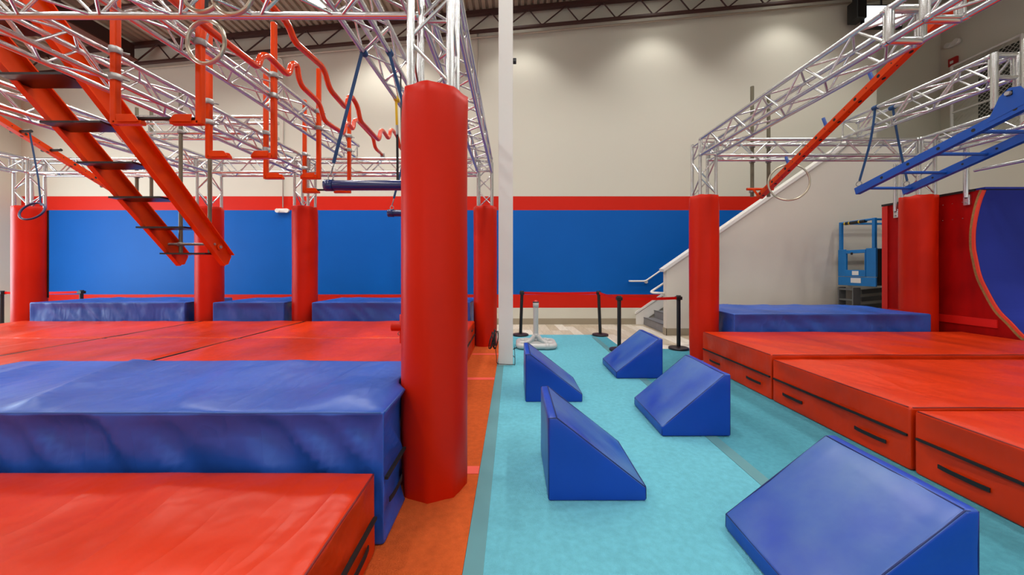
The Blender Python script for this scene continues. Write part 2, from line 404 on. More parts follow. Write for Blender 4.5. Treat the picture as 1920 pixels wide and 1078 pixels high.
# ------------------------------------------------------------------ high bay lamps
def high_bay(X, Y, Z, label, power, size=130, blend=0.5):
    t = thing('high_bay_lamp', (X, Y, Z), label, 'lamp', 'high bay lamps')
    bm = bmesh.new()
    bmesh.ops.create_cone(bm, segments=24, radius1=0.23, radius2=0.12, depth=0.22, cap_ends=True)
    bmesh.ops.translate(bm, vec=(X, Y, Z+0.13), verts=bm.verts[:])
    from_bm('housing', bm, M_CLAMP, t, origin=(X, Y, Z))
    tube('diffuser', (X, Y, Z+0.0), (X, Y, Z+0.012), 0.20, M_LED, t, 24)
    tube('hanger', (X, Y, Z+0.2), (X, Y, ceil_z(X, 0.5)), 0.012, M_CLAMP, t, 6)
    l = bpy.data.lights.new('high_bay_light', 'SPOT'); l.energy = power; l.spot_size = math.radians(size); l.spot_blend = blend
    l.shadow_soft_size = 0.22; l.color = (1.0, 0.985, 0.955)
    lo = bpy.data.objects.new('high_bay_light', l); COL.objects.link(lo); lo.parent = t; lo.location = (0, 0, -0.03)
for i, X in enumerate((-10.0, -6.6, -3.2, 0.2, 3.7, 7.1)):
    high_bay(X, 8.62 if X > 0 else (8.3 if X > -5 else 7.3), ceil_z(X, 0.42), 'high bay lamp beside the rear wall, number %s from the left wall' % ['one', 'two', 'three', 'four', 'five', 'six'][i], WASH_W*(1.0 if X > 0 else 2.0), 112 if X > 0 else 135, 0.55)
rows = [(6.7, 'in the row above the rear truss'), (3.6, 'in the row above the mats'), (0.4, 'in the row overhead'), (-2.8, 'in the row near the front wall')]
for Y, rt in rows:
    for i, X in enumerate((-10.6, -7.1, -3.6, 0.2, 4.0, 8.0)):
        high_bay(X, Y, 6.44 if (Y > 6 and i == 2) else ceil_z(X, -0.1), 'high bay lamp %s, %s from the left wall' % (rt, ['first', 'second', 'third', 'fourth', 'fifth', 'sixth'][i]), LAMP_W, 150, 0.6)

# ------------------------------------------------------------------ stairs and knee wall
YS = 8.0
SL = 0.69; X0S = 3.385; ZTOP = 4.27; XTOP = 3.36+(ZTOP-1.44)/SL
poly = [(X0S, 0), (XR-0.02, 0), (XR-0.02, ZTOP), (XTOP, ZTOP), (X0S, 1.44+SL*(X0S-3.36))]
tag(extrude_poly('wall_stair', poly, 'y', YS, YS+0.17, M_WALLS), kind='structure')
capm = M_WHITE
cap = [(3.32, 1.44+SL*(3.32-3.36)-0.01), (XTOP, ZTOP), (XR-0.03, ZTOP), (XR-0.03, ZTOP+0.06), (XTOP-0.03, ZTOP+0.06), (3.30, 1.44+SL*(3.30-3.36)+0.065)]
tag(extrude_poly('trim_1', cap, 'y', YS-0.03, YS+0.20, capm), kind='structure')
tag(box('baseboard_stair', X0S-0.012, XR-0.1, YS-0.014, YS-0.001, 0, 0.155, M_BBRD), kind='structure')
tag(box('baseboard_stair_end', X0S-0.014, X0S-0.001, YS-0.014, YS+0.17, 0, 0.155, M_BBRD), kind='structure')
st = thing('staircase', (3.44, 8.9, 0), 'grey staircase climbing right behind the white knee wall', 'stairs')
for i in range(14):
    xa = 3.44+0.27*i
    sp = box('step', xa, xa+0.30, YS+0.175, YB-0.05, 0.186*i+0.0, 0.186*(i+1), M_STEP, st)
    box('nosing', xa-0.012, xa+0.02, YS+0.175, YB-0.05, 0.186*(i+1)-0.004, 0.186*(i+1)+0.008, mat('nosing_grey', (92, 90, 90), 0.6), sp)
sk = [(3.24, -0.003), (3.44, -0.003), (3.44, 0.10), (7.2, 2.70), (7.2, 2.98), (3.24, 0.27)]
tag(extrude_poly('trim_2', sk, 'y', YB-0.045, YB-0.002, M_WHITE, bevel=0.006), kind='structure')
sk2 = [(3.22, 0.27), (7.2, 2.99), (7.2, 3.05), (3.22, 0.325)]
tag(extrude_poly('trim_3', sk2, 'y', YB-0.06, YB-0.002, M_WHITE), kind='structure')
h = thing('handrail', (3.09, 9.5, 1.145), 'white handrail on the blue rear wall with a level lower end', 'handrail')
sweep('rail', round_corners([(3.06, 9.56, 1.145), (3.09, 9.48, 1.145), (3.46, 9.48, 1.145), (7.2, 9.48, 1.145+SL*3.74)], 0.05), 0.022, M_WHITE, h)
tube('bracket', (3.50, YB-0.002, 1.12), (3.50, 9.50, 1.12), 0.035, M_WHITE, h, 14)
h = thing('handrail', (3.16, 8.25, 0.93), 'white handrail looping back to the end of the knee wall', 'handrail')
sweep('rail', round_corners([(X0S-0.002, 8.10, 0.925), (3.15, 8.18, 0.93), (3.13, 8.25, 0.945), (3.46, 8.25, 1.16), (6.6, 8.25, 1.16+SL*3.14)], 0.06), 0.024, M_WHITE, h)

# white steel column
c = thing('white_column', (-0.11, 5.64, 0), 'white square building column between orange and teal carpet', 'column')
box('shaft', -0.222, -0.002, 5.53, 5.75, 0, ceil_z(-0.1, 0.3), M_COLW, c, 0.006)
box('sensor', -0.002, 0.05, 5.58, 5.66, 4.66, 4.72, M_BLKP, c, 0.008)
cc = thing('cable_coil', (-0.30, 5.66, 0.32), 'coil of black cable hanging on the white column', 'cable')
for i in range(7):
    r = 0.12+0.02*random.random()
    sweep('cable_loop', ring_pts((-0.262-0.012*i, 5.62+0.02*random.random(), 0.36+0.05*random.random()), r, (1, random.uniform(-.3, .3), random.uniform(-.3, .3)), 24), 0.006, M_BLACK, cc, 6, True)
sweep('cable_tail', smooth_path([(-0.27, 5.60, 0.24), (-0.25, 5.50, 0.12), (-0.24, 5.47, 0.05), (-0.15, 5.49, 0.028), (0.0, 5.48, 0.026), (0.03, 5.6, 0.02), (0.02, 5.70, 0.25)], 6), 0.005, M_BLACK, cc, 6)

# ------------------------------------------------------------------ trusses
S = 0.257; HS = S/2; CR = 0.0255; BR = 0.0112
ZB, ZTP = CH+1.83, CH+1.83+S           # chord heights of the main frame
ZB2, ZTP2 = CH+2.16, CH+2.16+S         # trusses clamped on top of it
def zigzag(t, a0, a1, b0, b1, L, start):
    """braces between chord a (a0->a1) and chord b (b0->b1), length L"""
    n = max(2, int(round(L/0.29)))
    for i in range(n):
        ta, tb = (i+0.06)/n, (i+0.94)/n
        if (i+start) % 2 == 0: p, q = a0.lerp(a1, ta), b0.lerp(b1, tb)
        else: p, q = b0.lerp(b1, ta), a0.lerp(a1, tb)
        tube('brace', p, q, BR, M_ALUB, t, 7)
    for e in (0.012, 0.988):
        tube('end_brace', a0.lerp(a1, e), b0.lerp(b1, e), BR*1.1, M_ALUB, t, 7)
def truss(name, p0, p1, u, v, label, group='aluminium box trusses', cat='truss', joints=True):
    """box truss: axis p0->p1, section along u and v"""
    p0, p1, u, v = Vector(p0), Vector(p1), Vector(u)*HS, Vector(v)*HS
    t = thing(name, (p0+p1)/2 if name == 'truss_beam' else p0, label, cat, group)
    ch = []
    for su, sv in ((-1, -1), (1, -1), (1, 1), (-1, 1)):
        a, b = p0+u*su+v*sv, p1+u*su+v*sv; ch.append((a, b)); tube('chord', a, b, CR, M_ALU, t, 14)
        d = (b-a).normalized()
        if joints:
            for e in (a+d*0.0, b-d*0.05): tube('coupler', e, e+d*0.05, CR*1.14, M_ALU, t, 12)
    L = (p1-p0).length
    for i in range(4):
        j = (i+1) % 4; zigzag(t, ch[i][0], ch[i][1], ch[j][0], ch[j][1], L, i % 2)
    return t
EX, EY, EZ = (1, 0, 0), (0, 1, 0), (0, 0, 1)
YC, YN = 7.04, 2.50            # left frame: rear and near column rows
LX = [-9.38, -5.89, -4.035, -0.54]
zm, zm2 = (ZB+ZTP)/2, (ZB2+ZTP2)/2
# columns (posts carry on through the frame corner)
def column(X, Y, label): return truss('truss_column', (X, Y, 0.0), (X, Y, ZTP), EX, EY, label, 'truss columns', 'column', False)
column(LX[0], YC, 'aluminium truss column inside the leftmost rear red pad')
column(LX[1], YC, 'aluminium truss column behind the lower end of the slanted stair')
column(LX[2], YC, 'aluminium truss column in the rear row beside the emergency light')
column(LX[3], YC, 'aluminium truss column in the rear pad nearest the white column')
column(LX[3], YN, 'aluminium truss column inside the big near red pad')
column(3.155, 6.0, 'aluminium truss column inside the slim pad before the stairs')
column(6.70, 6.0, 'aluminium truss column beside the warped wall')
# left frame
truss('truss_beam', (LX[0]+HS, YC, zm), (LX[1]-HS, YC, zm), EY, EZ, 'rear cross truss left of the slanted stair')
truss('truss_beam', (LX[1]+HS, YC, zm), (LX[2]-HS, YC, zm), EY, EZ, 'short rear cross truss behind the slanted stair')
truss('truss_beam', (LX[2]+HS, YC, zm), (LX[3]-HS, YC, zm), EY, EZ, 'rear cross truss that carries the ends of the wavy pipes')
truss('truss_beam', (-7.4, YN, zm), (LX[3]-HS-0.01, YN, zm), EY, EZ, 'near cross truss along the top edge left of the big pad')
for X, l in ((LX[0], 'long truss over the leftmost rear post'), (LX[1], 'long truss left of the slanted stair'),
             (LX[2], 'long truss right of the slanted stair, carrying orange footholds'), (LX[3], 'long truss from the big near post to the post by the white column')):
    truss('truss_beam', (X, YN+HS+0.01 if X > -5 else 2.2, zm), (X, YC-HS-0.01, zm), EX, EZ, l)
truss('truss_beam', (-3.18, YN-0.05, zm2), (-3.18, 7.16, zm2), EX, EZ, 'upper truss on top of the frame carrying the right row of orange footholds')
truss('truss_beam', (-1.365, YN-0.05, zm2), (-1.365, 7.16, zm2), EX, EZ, 'upper truss with blue straps beside the big near post')
truss('truss_beam', (-6.10, 5.92, zm2), (-3.91, 5.92, zm2), EY, EZ, 'short upper truss holding the grey pipes of the slanted stair')
# right frame
RX1, RX2, RY = 3.155, 6.70, 6.0
truss('truss_beam', (RX1+HS, RY, zm), (RX2-HS, RY, zm), EY, EZ, 'rear cross truss of the right frame')
truss('truss_beam', (RX1, 2.92, zm), (RX1, RY-HS-0.01, zm), EX, EZ, 'right long truss rising over the right mats from the slim post')
truss('truss_beam', (RX1, 0.9, zm), (RX1, 2.66, zm), EX, EZ, 'nearest piece of the right long truss at the upper right edge')
truss('truss_beam', (5.58, 4.13, zm2), (5.58, RY+0.02, zm2), EX, EZ, 'upper right truss holding the straps of the blue ladder')
truss('truss_beam', (RX2, 2.4, zm), (RX2, RY-HS-0.01, zm), EX, EZ, 'right long truss behind the blue ladder')
truss('truss_beam', (5.58, 2.6, zm2), (5.58, 3.83, zm2), EX, EZ, 'near piece of the upper right truss, past the tall corner block')
truss('truss_beam', (5.75, 3.98, zm), (RX2-HS-0.02, 3.98, zm), EY, EZ, 'short cross truss behind the hinge of the blue ladder')
# corner block of the right long truss
t = thing('truss_block', (RX1, 2.79, ZB), 'square corner block in the right long truss', 'truss')
for sx in (-1, 1):
    for yy in (2.665, 2.915):
        tube('post', (RX1+sx*HS, yy, ZB-0.01), (RX1+sx*HS, yy, ZTP+0.02), 0.031, M_ALU, t, 14)
for z in (ZB, ZTP):
    for yy in (2.665, 2.915): tube('crossbar', (RX1-HS, yy, z), (RX1+HS, yy, z), 0.03, M_ALU, t, 14)
    for sx in (-1, 1): tube('crossbar', (RX1+sx*HS, 2.665, z), (RX1+sx*HS, 2.915, z), 0.0262, M_ALU, t, 14)
t = thing('truss_block', (5.58, 3.98, ZB), 'tall corner block beside the hinge of the blue ladder', 'truss')
for sx in (-1, 1):
    for yy in (3.852, 4.108):
        tube('post', (5.58+sx*HS, yy, ZB-0.02), (5.58+sx*HS, yy, ZTP2+0.02), 0.031, M_ALU, t, 14)
for z in (ZB, ZB2, ZTP2):
    for yy in (3.852, 4.108): tube('crossbar', (5.58-HS, yy, z), (5.58+HS, yy, z), 0.0265, M_ALU, t, 14)

def clamp(parent, p, axis, r=0.03):
    """pipe coupler: two collars with a bolt"""
    p = Vector(p); d = Vector(axis).normalized(); s = d.orthogonal().normalized()
    c_ = tube('clamp', p-d*0.03, p+d*0.03, r+0.014, M_CLAMP, parent, 10)
    tube('clamp_bolt', p+s*(r+0.01)-d*0.0, p+s*(r+0.06), 0.010, M_CLAMP, c_, 6)
# ------------------------------------------------------------------ column pads
def pad(X, Y, r, z0, z1, label, seedv, oct_bottom=0.12):
    t = thing('column_pad', (X, Y, z0), label, 'column pad', 'red column pads')
    nseg, nz = 48, 40; V, Fs = [], []
    rot = 0.0
    def rad(a, z, rr):
        o8 = math.cos(math.pi/8)/math.cos(((a+rot) % (math.pi/4))-math.pi/8)
        f = min(1, max(0, (z-z0)/0.35)); g_ = min(1, max(0, (z1-z)/0.14))
        wgt = 1-0.75*f*g_
        q = rr*((1-wgt)+wgt*o8)*(1-0.012*(1-f)**2)
        q += 0.006*noise.noise(Vector((math.cos(a)*1.2+seedv*9, math.sin(a)*1.2, z*0.9)))
        q += 0.0035*noise.noise(Vector((math.cos(a)*3+seedv*5, math.sin(a)*3, z*4+a*2)))*(1.5 if f < 1 or g_ < 1 else .5)
        return q
    zs = [z0+(z1-z0)*i/nz for i in range(nz+1)]
    for z in zs:
        for k in range(nseg):
            a = 2*math.pi*k/nseg; q = rad(a, z, r)
            zz = z+(0.018*noise.noise(Vector((math.cos(a)*2+seedv, math.sin(a)*2, 5.0))) if z == z1 else 0)
            V.append((X+q*math.cos(a), Y+q*math.sin(a), zz))
    for i in range(nz):
        for k in range(nseg):
            j = (k+1) % nseg; Fs.append((i*nseg+k, i*nseg+j, (i+1)*nseg+j, (i+1)*nseg+k))
    # folded top lip
    base = len(V)
    for q, dz in ((0.955, 0.006), (0.945, -0.06)):
        for k in range(nseg):
            a = 2*math.pi*k/nseg; v0 = V[nz*nseg+k]
            V.append((X+(v0[0]-X)*q, Y+(v0[1]-Y)*q, v0[2]+dz))
    for k in range(nseg):
        j = (k+1) % nseg
        Fs.append((nz*nseg+k, nz*nseg+j, base+j, base+k)); Fs.append((base+k, base+j, base+nseg+j, base+nseg+k))
    mesh('cover', V, Fs, M_PAD, t, True, (X, Y, z0))
    return t
pads = [(LX[0], YC, 'leftmost red column pad in the rear row, with a black zip'), (LX[1], YC, 'red column pad behind the lower end of the slanted stair'),
        (LX[2], YC, 'red column pad in the rear row beside the white emergency light'), (LX[3], YC, 'red column pad in the rear row nearest the white column'),
        (LX[3], YN, 'big red column pad in the foreground'), (3.155, 6.0, 'slim red column pad in front of the stairs'), (6.70, 6.0, 'red column pad against the warped wall')]
for i, (X, Y, l) in enumerate(pads):
    t = pad(X, Y, 0.226, 0.0 if i != 9 else 0, 2.66, l, i+1.0)
    if i == 0:
        a = math.radians(30); xx, yy = X+0.232*math.cos(a), Y+0.232*math.sin(a)
        sweep('zip', [(xx, yy, 0.9), (xx+0.002, yy, 1.8), (xx, yy, 2.62)], 0, M_BLACK, t, 4, flat=(0.03, 0.012))

# ------------------------------------------------------------------ mats
def axis_steps(L, r, step):
    n = max(1, int(round((L-2*r)/step))); inner = [r+(L-2*r)*i/n for i in range(n+1)]
    return [0, r*0.3]+inner+[L-r*0.3, L]
def crease(n_): return (1-min(1, abs(n_)*2.6))**1.6
def mat_cover(name, x0, x1, y0, y1, z0, z1, m, parent, r=0.025, step=0.07, amp=0.010, sag=0.0, folds=0.0, seedv=0.0, avoid=None):
    ax = [axis_steps(x1-x0, r, step), axis_steps(y1-y0, r, step), axis_steps(z1-z0, r, step)]
    lo, size = Vector((x0, y0, z0)), Vector((x1-x0, y1-y0, z1-z0))
    idx, V, Fs = {}, [], []
    nx, ny, nz = len(ax[0])-1, len(ax[1])-1, len(ax[2])-1
    def vid(i, j, k):
        key = (i, j, k)
        if key not in idx:
            p = Vector((ax[0][i], ax[1][j], ax[2][k]))
            c_ = Vector([min(max(p[q], r), size[q]-r) for q in range(3)])
            d = p-c_; n_ = d.normalized() if d.length > 1e-9 else Vector((0, 0, 1)); pr = c_+n_*r
            wp = lo+pr
            e = sorted(min(p[q], size[q]-p[q]) for q in range(3))[1]      # distance to the nearest edge
            fade = min(1, e/0.10)
            s = Vector((seedv*3.1, seedv*1.7, seedv))
            wv = noise.noise(wp*1.6+s)*0.9+noise.noise(wp*4.2+s)*0.35
            disp = amp*wv*(0.35+0.65*fade)
            if folds:
                if abs(n_.z) < 0.5:      # slanting folds hanging from the top edge of the side faces
                    u_ = wp.x+wp.y
                    disp += folds*fade*(0.8*crease(noise.noise(Vector(((u_+wp.z*0.9)*2.6, wp.z*0.8, 3+seedv))))+0.5*noise.noise(Vector(((u_+wp.z*0.7)*6, wp.z*1.2, 8+seedv)))-1.0)
                elif n_.z > 0.5:         # long ripples on the top
                    ac, al = wp.x*0.89+wp.y*0.45, wp.y*0.89-wp.x*0.45
                    disp += folds*0.7*fade*(0.9*crease(noise.noise(Vector((ac*1.5, al*0.45, 5+seedv))))+0.6*noise.noise(Vector((ac*3.2, al*0.8, 9+seedv))))
            if sag and n_.z > 0.5:
                disp -= sag*math.sin(math.pi*p[0]/size[0])*math.sin(math.pi*p[1]/size[1])
            if n_.z < -0.5: disp = 0
            q_ = wp+n_*disp
            if avoid and (q_.y-avoid[1])**2 < avoid[2]**2:          # foam squeezed by the neighbouring post
                q_.x = min(q_.x, avoid[0]-math.sqrt(avoid[2]**2-(q_.y-avoid[1])**2))
            V.append(q_); idx[key] = len(V)-1
        return idx[key]
    for i in range(nx):
        for j in range(ny):
            Fs.append((vid(i, j, nz), vid(i+1, j, nz), vid(i+1, j+1, nz), vid(i, j+1, nz)))
            Fs.append((vid(i, j, 0), vid(i, j+1, 0), vid(i+1, j+1, 0), vid(i+1, j, 0)))
    for i in range(nx):
        for k in range(nz):
            Fs.append((vid(i, 0, k), vid(i+1, 0, k), vid(i+1, 0, k+1), vid(i, 0, k+1)))
            Fs.append((vid(i, ny, k), vid(i, ny, k+1), vid(i+1, ny, k+1), vid(i+1, ny, k)))
    for j in range(ny):
        for k in range(nz):
            Fs.append((vid(0, j, k), vid(0, j, k+1), vid(0, j+1, k+1), vid(0, j+1, k)))
            Fs.append((vid(nx, j, k), vid(nx, j+1, k), vid(nx, j+1, k+1), vid(nx, j, k+1)))
    return mesh(name, V, Fs, m, parent, True, ((x0+x1)/2, (y0+y1)/2, z0))
def crash_mat(x0, x1, y0, y1, z1, m, label, group, seedv, strip=None, handles=(), seam=M_SEAMR, step=0.07, amp=0.010, folds=0.0, piping=True, sag=0.0, z0=0.0, avoid=None):
    """strip: list of (face, z); handles: list of (face, centre, z, length)"""
    t = thing('crash_mat', ((x0+x1)/2, (y0+y1)/2, z0), label, 'crash mat', group)
    cv = mat_cover('cover', x0, x1, y0, y1, z0, z1, m, t, 0.022, step, amp, sag, folds, seedv, avoid)
    if piping:
        i_ = 0.014; zz = z1+0.001
        for a, b in (((x0+i_, y0), (x1-i_, y0)), ((x1, y0+i_), (x1, y1-i_ if not avoid else 2.29)), ((x0, y0+i_), (x0, y1-i_))):
            A = Vector((a[0], a[1], zz-0.006)); B = Vector((b[0], b[1], zz-0.006))
            cx, cy = (x0+x1)/2, (y0+y1)/2
            P = []
            n = max(2, int((B-A).length/0.1))
            for q in range(n+1):
                p = A.lerp(B, q/n); p += Vector(((cx-p.x)/abs(x1-x0)*0.014, (cy-p.y)/abs(y1-y0)*0.014, 0.0025*noise.noise(p*3)))
                P.append(p)
            sweep('piping', P, 0.005, seam, cv, 6)
    yz1 = y1-0.02 if not avoid else 2.28
    for face, z in (strip or []):
        if face == 'x0': box('zip', x0-0.012, x0+0.006, y0+0.02, y1-0.02, z-0.008, z+0.008, M_BLACK, t)
        if face == 'x1': box('zip', x1-0.006, x1+0.012, y0+0.02, yz1, z-0.008, z+0.008, M_BLACK, t)
    for face, cpos, z, L in handles:
        sx = x0 if face == 'x0' else x1; sg = -1 if face == 'x0' else 1
        P = smooth_path([(sx+sg*0.004, cpos-L/2, z), (sx+sg*0.010, cpos-L/4, z-0.001), (sx+sg*0.010, cpos+L/4, z-0.001), (sx+sg*0.004, cpos+L/2, z)], 4)
        bm = bmesh.new(); prev = None
        for p in P:
            q = [bm.verts.new((p.x, p.y, p.z-0.014)), bm.verts.new((p.x, p.y, p.z+0.014)), bm.verts.new((p.x-sg*0.006, p.y, p.z+0.014)), bm.verts.new((p.x-sg*0.006, p.y, p.z-0.014))]
            if prev:
                for a in range(4): bm.faces.new((prev[a], prev[(a+1) % 4], q[(a+1) % 4], q[a]))
            else: bm.faces.new(q)
            prev = q
        bm.faces.new(prev)
        from_bm('handle', bm, M_BLACK, t, origin=(sx, cpos, z))
    return t
GR, GB, GL = 'red landing mats on the right', 'blue landing mats', 'red landing mats on the left'
# near left
crash_mat(-4.06, -0.685, 1.93, 3.02, 0.713, M_BLUE, 'large near blue crash mat left of the big post', GB, 1, [('x1', 0.352)], [('x1', 2.12, 0.20, 0.22)], M_SEAMM, 0.045, 0.014, 0.058, avoid=(-0.54, 2.5, 0.236))
crash_mat(-4.2, -0.715, 0.25, 1.895, 0.42, M_RED, 'nearest red crash mat at the bottom left corner', GL, 2, [('x1', 0.19)], [('x1', 1.66, 0.10, 0.26), ('x1', 0.9, 0.10, 0.26)], M_SEAMR, 0.05, 0.014, 0.034)
# left field
RZ = 0.50
cols = [(-9.1, -5.80, 'leftmost'), (-5.745, -3.885, 'middle'), (-3.84, -0.712, 'rightmost')]
for i, (a, b, nm) in enumerate(cols):
    for j, (c0, c1, rw) in enumerate(((3.06, 5.083, 'front'), (5.10, 6.74, 'rear'))):
        hs = [('x1', c0+0.4, 0.13, 0.24), ('x1', c1-0.4, 0.40, 0.24)] if i == 2 else []
        crash_mat(a, b, c0, c1, RZ, M_RED, '%s red mat in the %s row of the left landing field' % (nm, rw), GL, 10+i*2+j,
                  [('x1', 0.26)] if i == 2 else None, hs, M_SEAMR, 0.07, 0.012, 0.03, piping=False)
        if i < 2:       # black strip along the joint to the next mat
            o_ = bpy.context.scene.objects[[q.name for q in COL.objects if q.name.startswith('crash_mat')][-1]]
            wv = 0.035 if i == 0 else 0.016
            box('joint_strip', b+0.004, b+0.004+wv, c0+0.01, c1-0.01, RZ-0.03, RZ-0.004, M_BLACK, o_)
for a, b, l in ((-9.05, -6.14, 'long rear blue mat between the two leftmost posts'), (-5.62, -4.29, 'short rear blue mat between the slanted stair and the next post'),
                (-3.77, -0.80, 'long rear blue mat left of the post by the white column')):
    crash_mat(a, b, 6.78, 7.95, 0.84, M_BLUE, l, GB, 20+a, None, (), M_SEAMM, 0.045, 0.010, 0.034)
# right field
for i, (c0, c1, nm) in enumerate(((4.075, 5.55, 'rear'), (2.645, 4.055, 'middle'), (1.2, 2.625, 'near'))):
    hs = [[('x0', 5.22, 0.13, 0.26), ('x0', 4.38, 0.13, 0.26)], [('x0', 3.77, 0.13, 0.26), ('x0', 2.95, 0.13, 0.26)], [('x0', 2.34, 0.13, 0.27), ('x0', 1.5, 0.13, 0.27)]][i]
    crash_mat(2.90, 6.86, c0, c1, [0.51, 0.465, 0.455][i], M_RED, '%s red crash mat of the right landing field' % nm, GR, 30+i, [('x0', 0.255)], hs, M_SEAMR, 0.055, 0.010, 0.026)
crash_mat(3.40, 6.44, 5.58, 7.02, 0.775, M_BLUE, 'rear blue crash mat on the right before the scissor lift', GB, 41, None, (), M_SEAMM, 0.045, 0.010, 0.042)

# ------------------------------------------------------------------ foam wedges
def wedge(x0, x1, y0, dep, high, label, hgt=0.53, lift=0.0):
    L = x1-x0; t = thing('foam_wedge', ((x0+x1)/2, y0+dep/2, 0), label, 'foam wedge', 'blue foam wedges')
    low, flat = 0.085, 0.055
    prof = [(0, 0), (L, 0), (L, low), (flat, hgt), (0, hgt)]
    if high == 'right': prof = [(L-u, v) for u, v in reversed(prof)]
    bm = bmesh.new()
    A = [bm.verts.new((x0+u, y0, v)) for u, v in prof]; B = [bm.verts.new((x0+u, y0+dep, v)) for u, v in prof]
    n = len(prof); bm.faces.new(A); bm.faces.new(B)
    for i in range(n): bm.faces.new((A[i], A[(i+1) % n], B[(i+1) % n], B[i]))
    bmesh.ops.recalc_face_normals(bm, faces=bm.faces[:])
    bmesh.ops.bevel(bm, geom=bm.edges[:], offset=0.014, segments=3, affect='EDGES', profile=0.5)
    bmesh.ops.triangulate(bm, faces=[f for f in bm.faces if len(f.verts) > 4])
    bmesh.ops.subdivide_edges(bm, edges=[e for e in bm.edges if e.calc_length() > 0.12], cuts=6, use_grid_fill=True)
    bm.normal_update()
    for v in bm.verts:
        if v.co.z > 0.03:
            v.co += v.normal*(0.004*noise.noise(v.co*5+Vector((x0*7, 0, 0)))+0.003*noise.noise(v.co*14))
    bmesh.ops.translate(bm, vec=(0, 0, lift), verts=bm.verts[:])
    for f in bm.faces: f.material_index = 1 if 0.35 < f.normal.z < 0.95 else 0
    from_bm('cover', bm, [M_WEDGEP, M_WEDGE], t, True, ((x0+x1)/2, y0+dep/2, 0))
    sx = (lambda u: x1-u) if high == 'right' else (lambda u: x0+u)
    e = 0.004
    for yy in (y0+0.006, y0+dep-0.006):
        sweep('seam', [(sx(L-e), yy, 0.015), (sx(L-e), yy, low), (sx(flat), yy, hgt-e*0.3), (sx(e), yy, hgt-e), (sx(e), yy, 0.015)], 0.0035, M_SEAMB, t, 6)
    sweep('seam', [(sx(flat), y0+0.01, hgt+0.001), (sx(flat), y0+dep-0.01, hgt+0.001)], 0.0035, M_SEAMB, t, 6)
    sweep('seam', [(sx(L-0.004), y0+0.01, low+0.003), (sx(L-0.004), y0+dep-0.01, low+0.003)], 0.0035, M_SEAMB, t, 6)
    return t
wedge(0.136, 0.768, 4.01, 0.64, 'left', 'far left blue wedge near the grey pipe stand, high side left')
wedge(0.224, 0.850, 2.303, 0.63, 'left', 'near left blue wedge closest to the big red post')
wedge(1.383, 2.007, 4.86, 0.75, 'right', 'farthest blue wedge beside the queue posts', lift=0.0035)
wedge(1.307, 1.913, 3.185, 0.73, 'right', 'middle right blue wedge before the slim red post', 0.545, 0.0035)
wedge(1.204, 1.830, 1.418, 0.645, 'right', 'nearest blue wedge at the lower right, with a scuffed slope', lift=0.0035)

# ------------------------------------------------------------------ queue stanchions
def stanchion(X, Y, label, tilt=(0, 0), to=None):
    t = thing('queue_post', (X, Y, 0), label, 'stanchion', 'black queue posts')
    bm = bmesh.new(); prof = [(0.175, 0.0), (0.175, 0.030), (0.165, 0.038), (0.05, 0.050), (0.0, 0.052)]
    seg = 32; rings = []
    for r, z in prof[:-1]: rings.append([bm.verts.new((X+r*math.cos(2*math.pi*k/seg), Y+r*math.sin(2*math.pi*k/seg), z)) for k in range(seg)])
    for a, b in zip(rings, rings[1:]):
        for k in range(seg): bm.faces.new((a[k], a[(k+1) % seg], b[(k+1) % seg], b[k]))
    bm.faces.new(rings[-1]); bm.faces.new(list(reversed(rings[0])))
    from_bm('base', bm, M_BASE, t, False, (X, Y, 0))
    top = Vector((X+tilt[0], Y+tilt[1], 0.90))
    tube('pole', (X, Y, 0.045), top, 0.034, M_BLKP, t, 16)
    tube('head', top, top+Vector((0, 0, 0.085)), 0.041, M_BLKP, t, 16)
    box('belt_outlet', top.x-0.05, top.x+0.05, top.y-0.05, top.y+0.05, 0.905, 0.965, M_BLKP, t, 0.006)
    if to:
        a, b = top+Vector((0, 0, 0.038)), Vector((to[0], to[1], 0.938)); P = []
        d = (b-a).normalized(); a = a+d*0.05; b = b-d*0.05
        bm = bmesh.new(); prev = None; nrm = Vector((-d.y, d.x, 0))
        for i in range(13):
            s = i/12; p = a.lerp(b, s); p.z -= 0.012*math.sin(math.pi*s)
            q = [bm.verts.new(p+nrm*e+Vector((0, 0, f))) for e, f in ((.001, -.025), (.001, .025), (-.001, .025), (-.001, -.025))]
            if prev:
                for k in range(4): bm.faces.new((prev[k], prev[(k+1) % 4], q[(k+1) % 4], q[k]))
            prev = q
        from_bm('belt', bm, mat('red_belt', (222, 20, 10), 0.6, spec=0.15), t, origin=a)
    return t
stanchion(0.165, 7.99, 'rear black queue post beside the white column', (0.03, 0), (1.885, 7.99))
stanchion(1.92, 7.99, 'rear black queue post at the far end of the teal carpet', (-0.035, 0), (1.91, 6.53))
stanchion(1.91, 6.53, 'black queue post partly behind the farthest wedge', (0, 0), (3.06, 6.62))
stanchion(3.03, 6.64, 'black queue post left of the slim red post', (0.0, 0))
stanchion(-11.28, 8.0, 'black queue post at the far left edge', (0, 0), (-9.83, 8.25))
stanchion(-9.82, 8.25, 'black queue post right of the leftmost red pad', (0, 0))

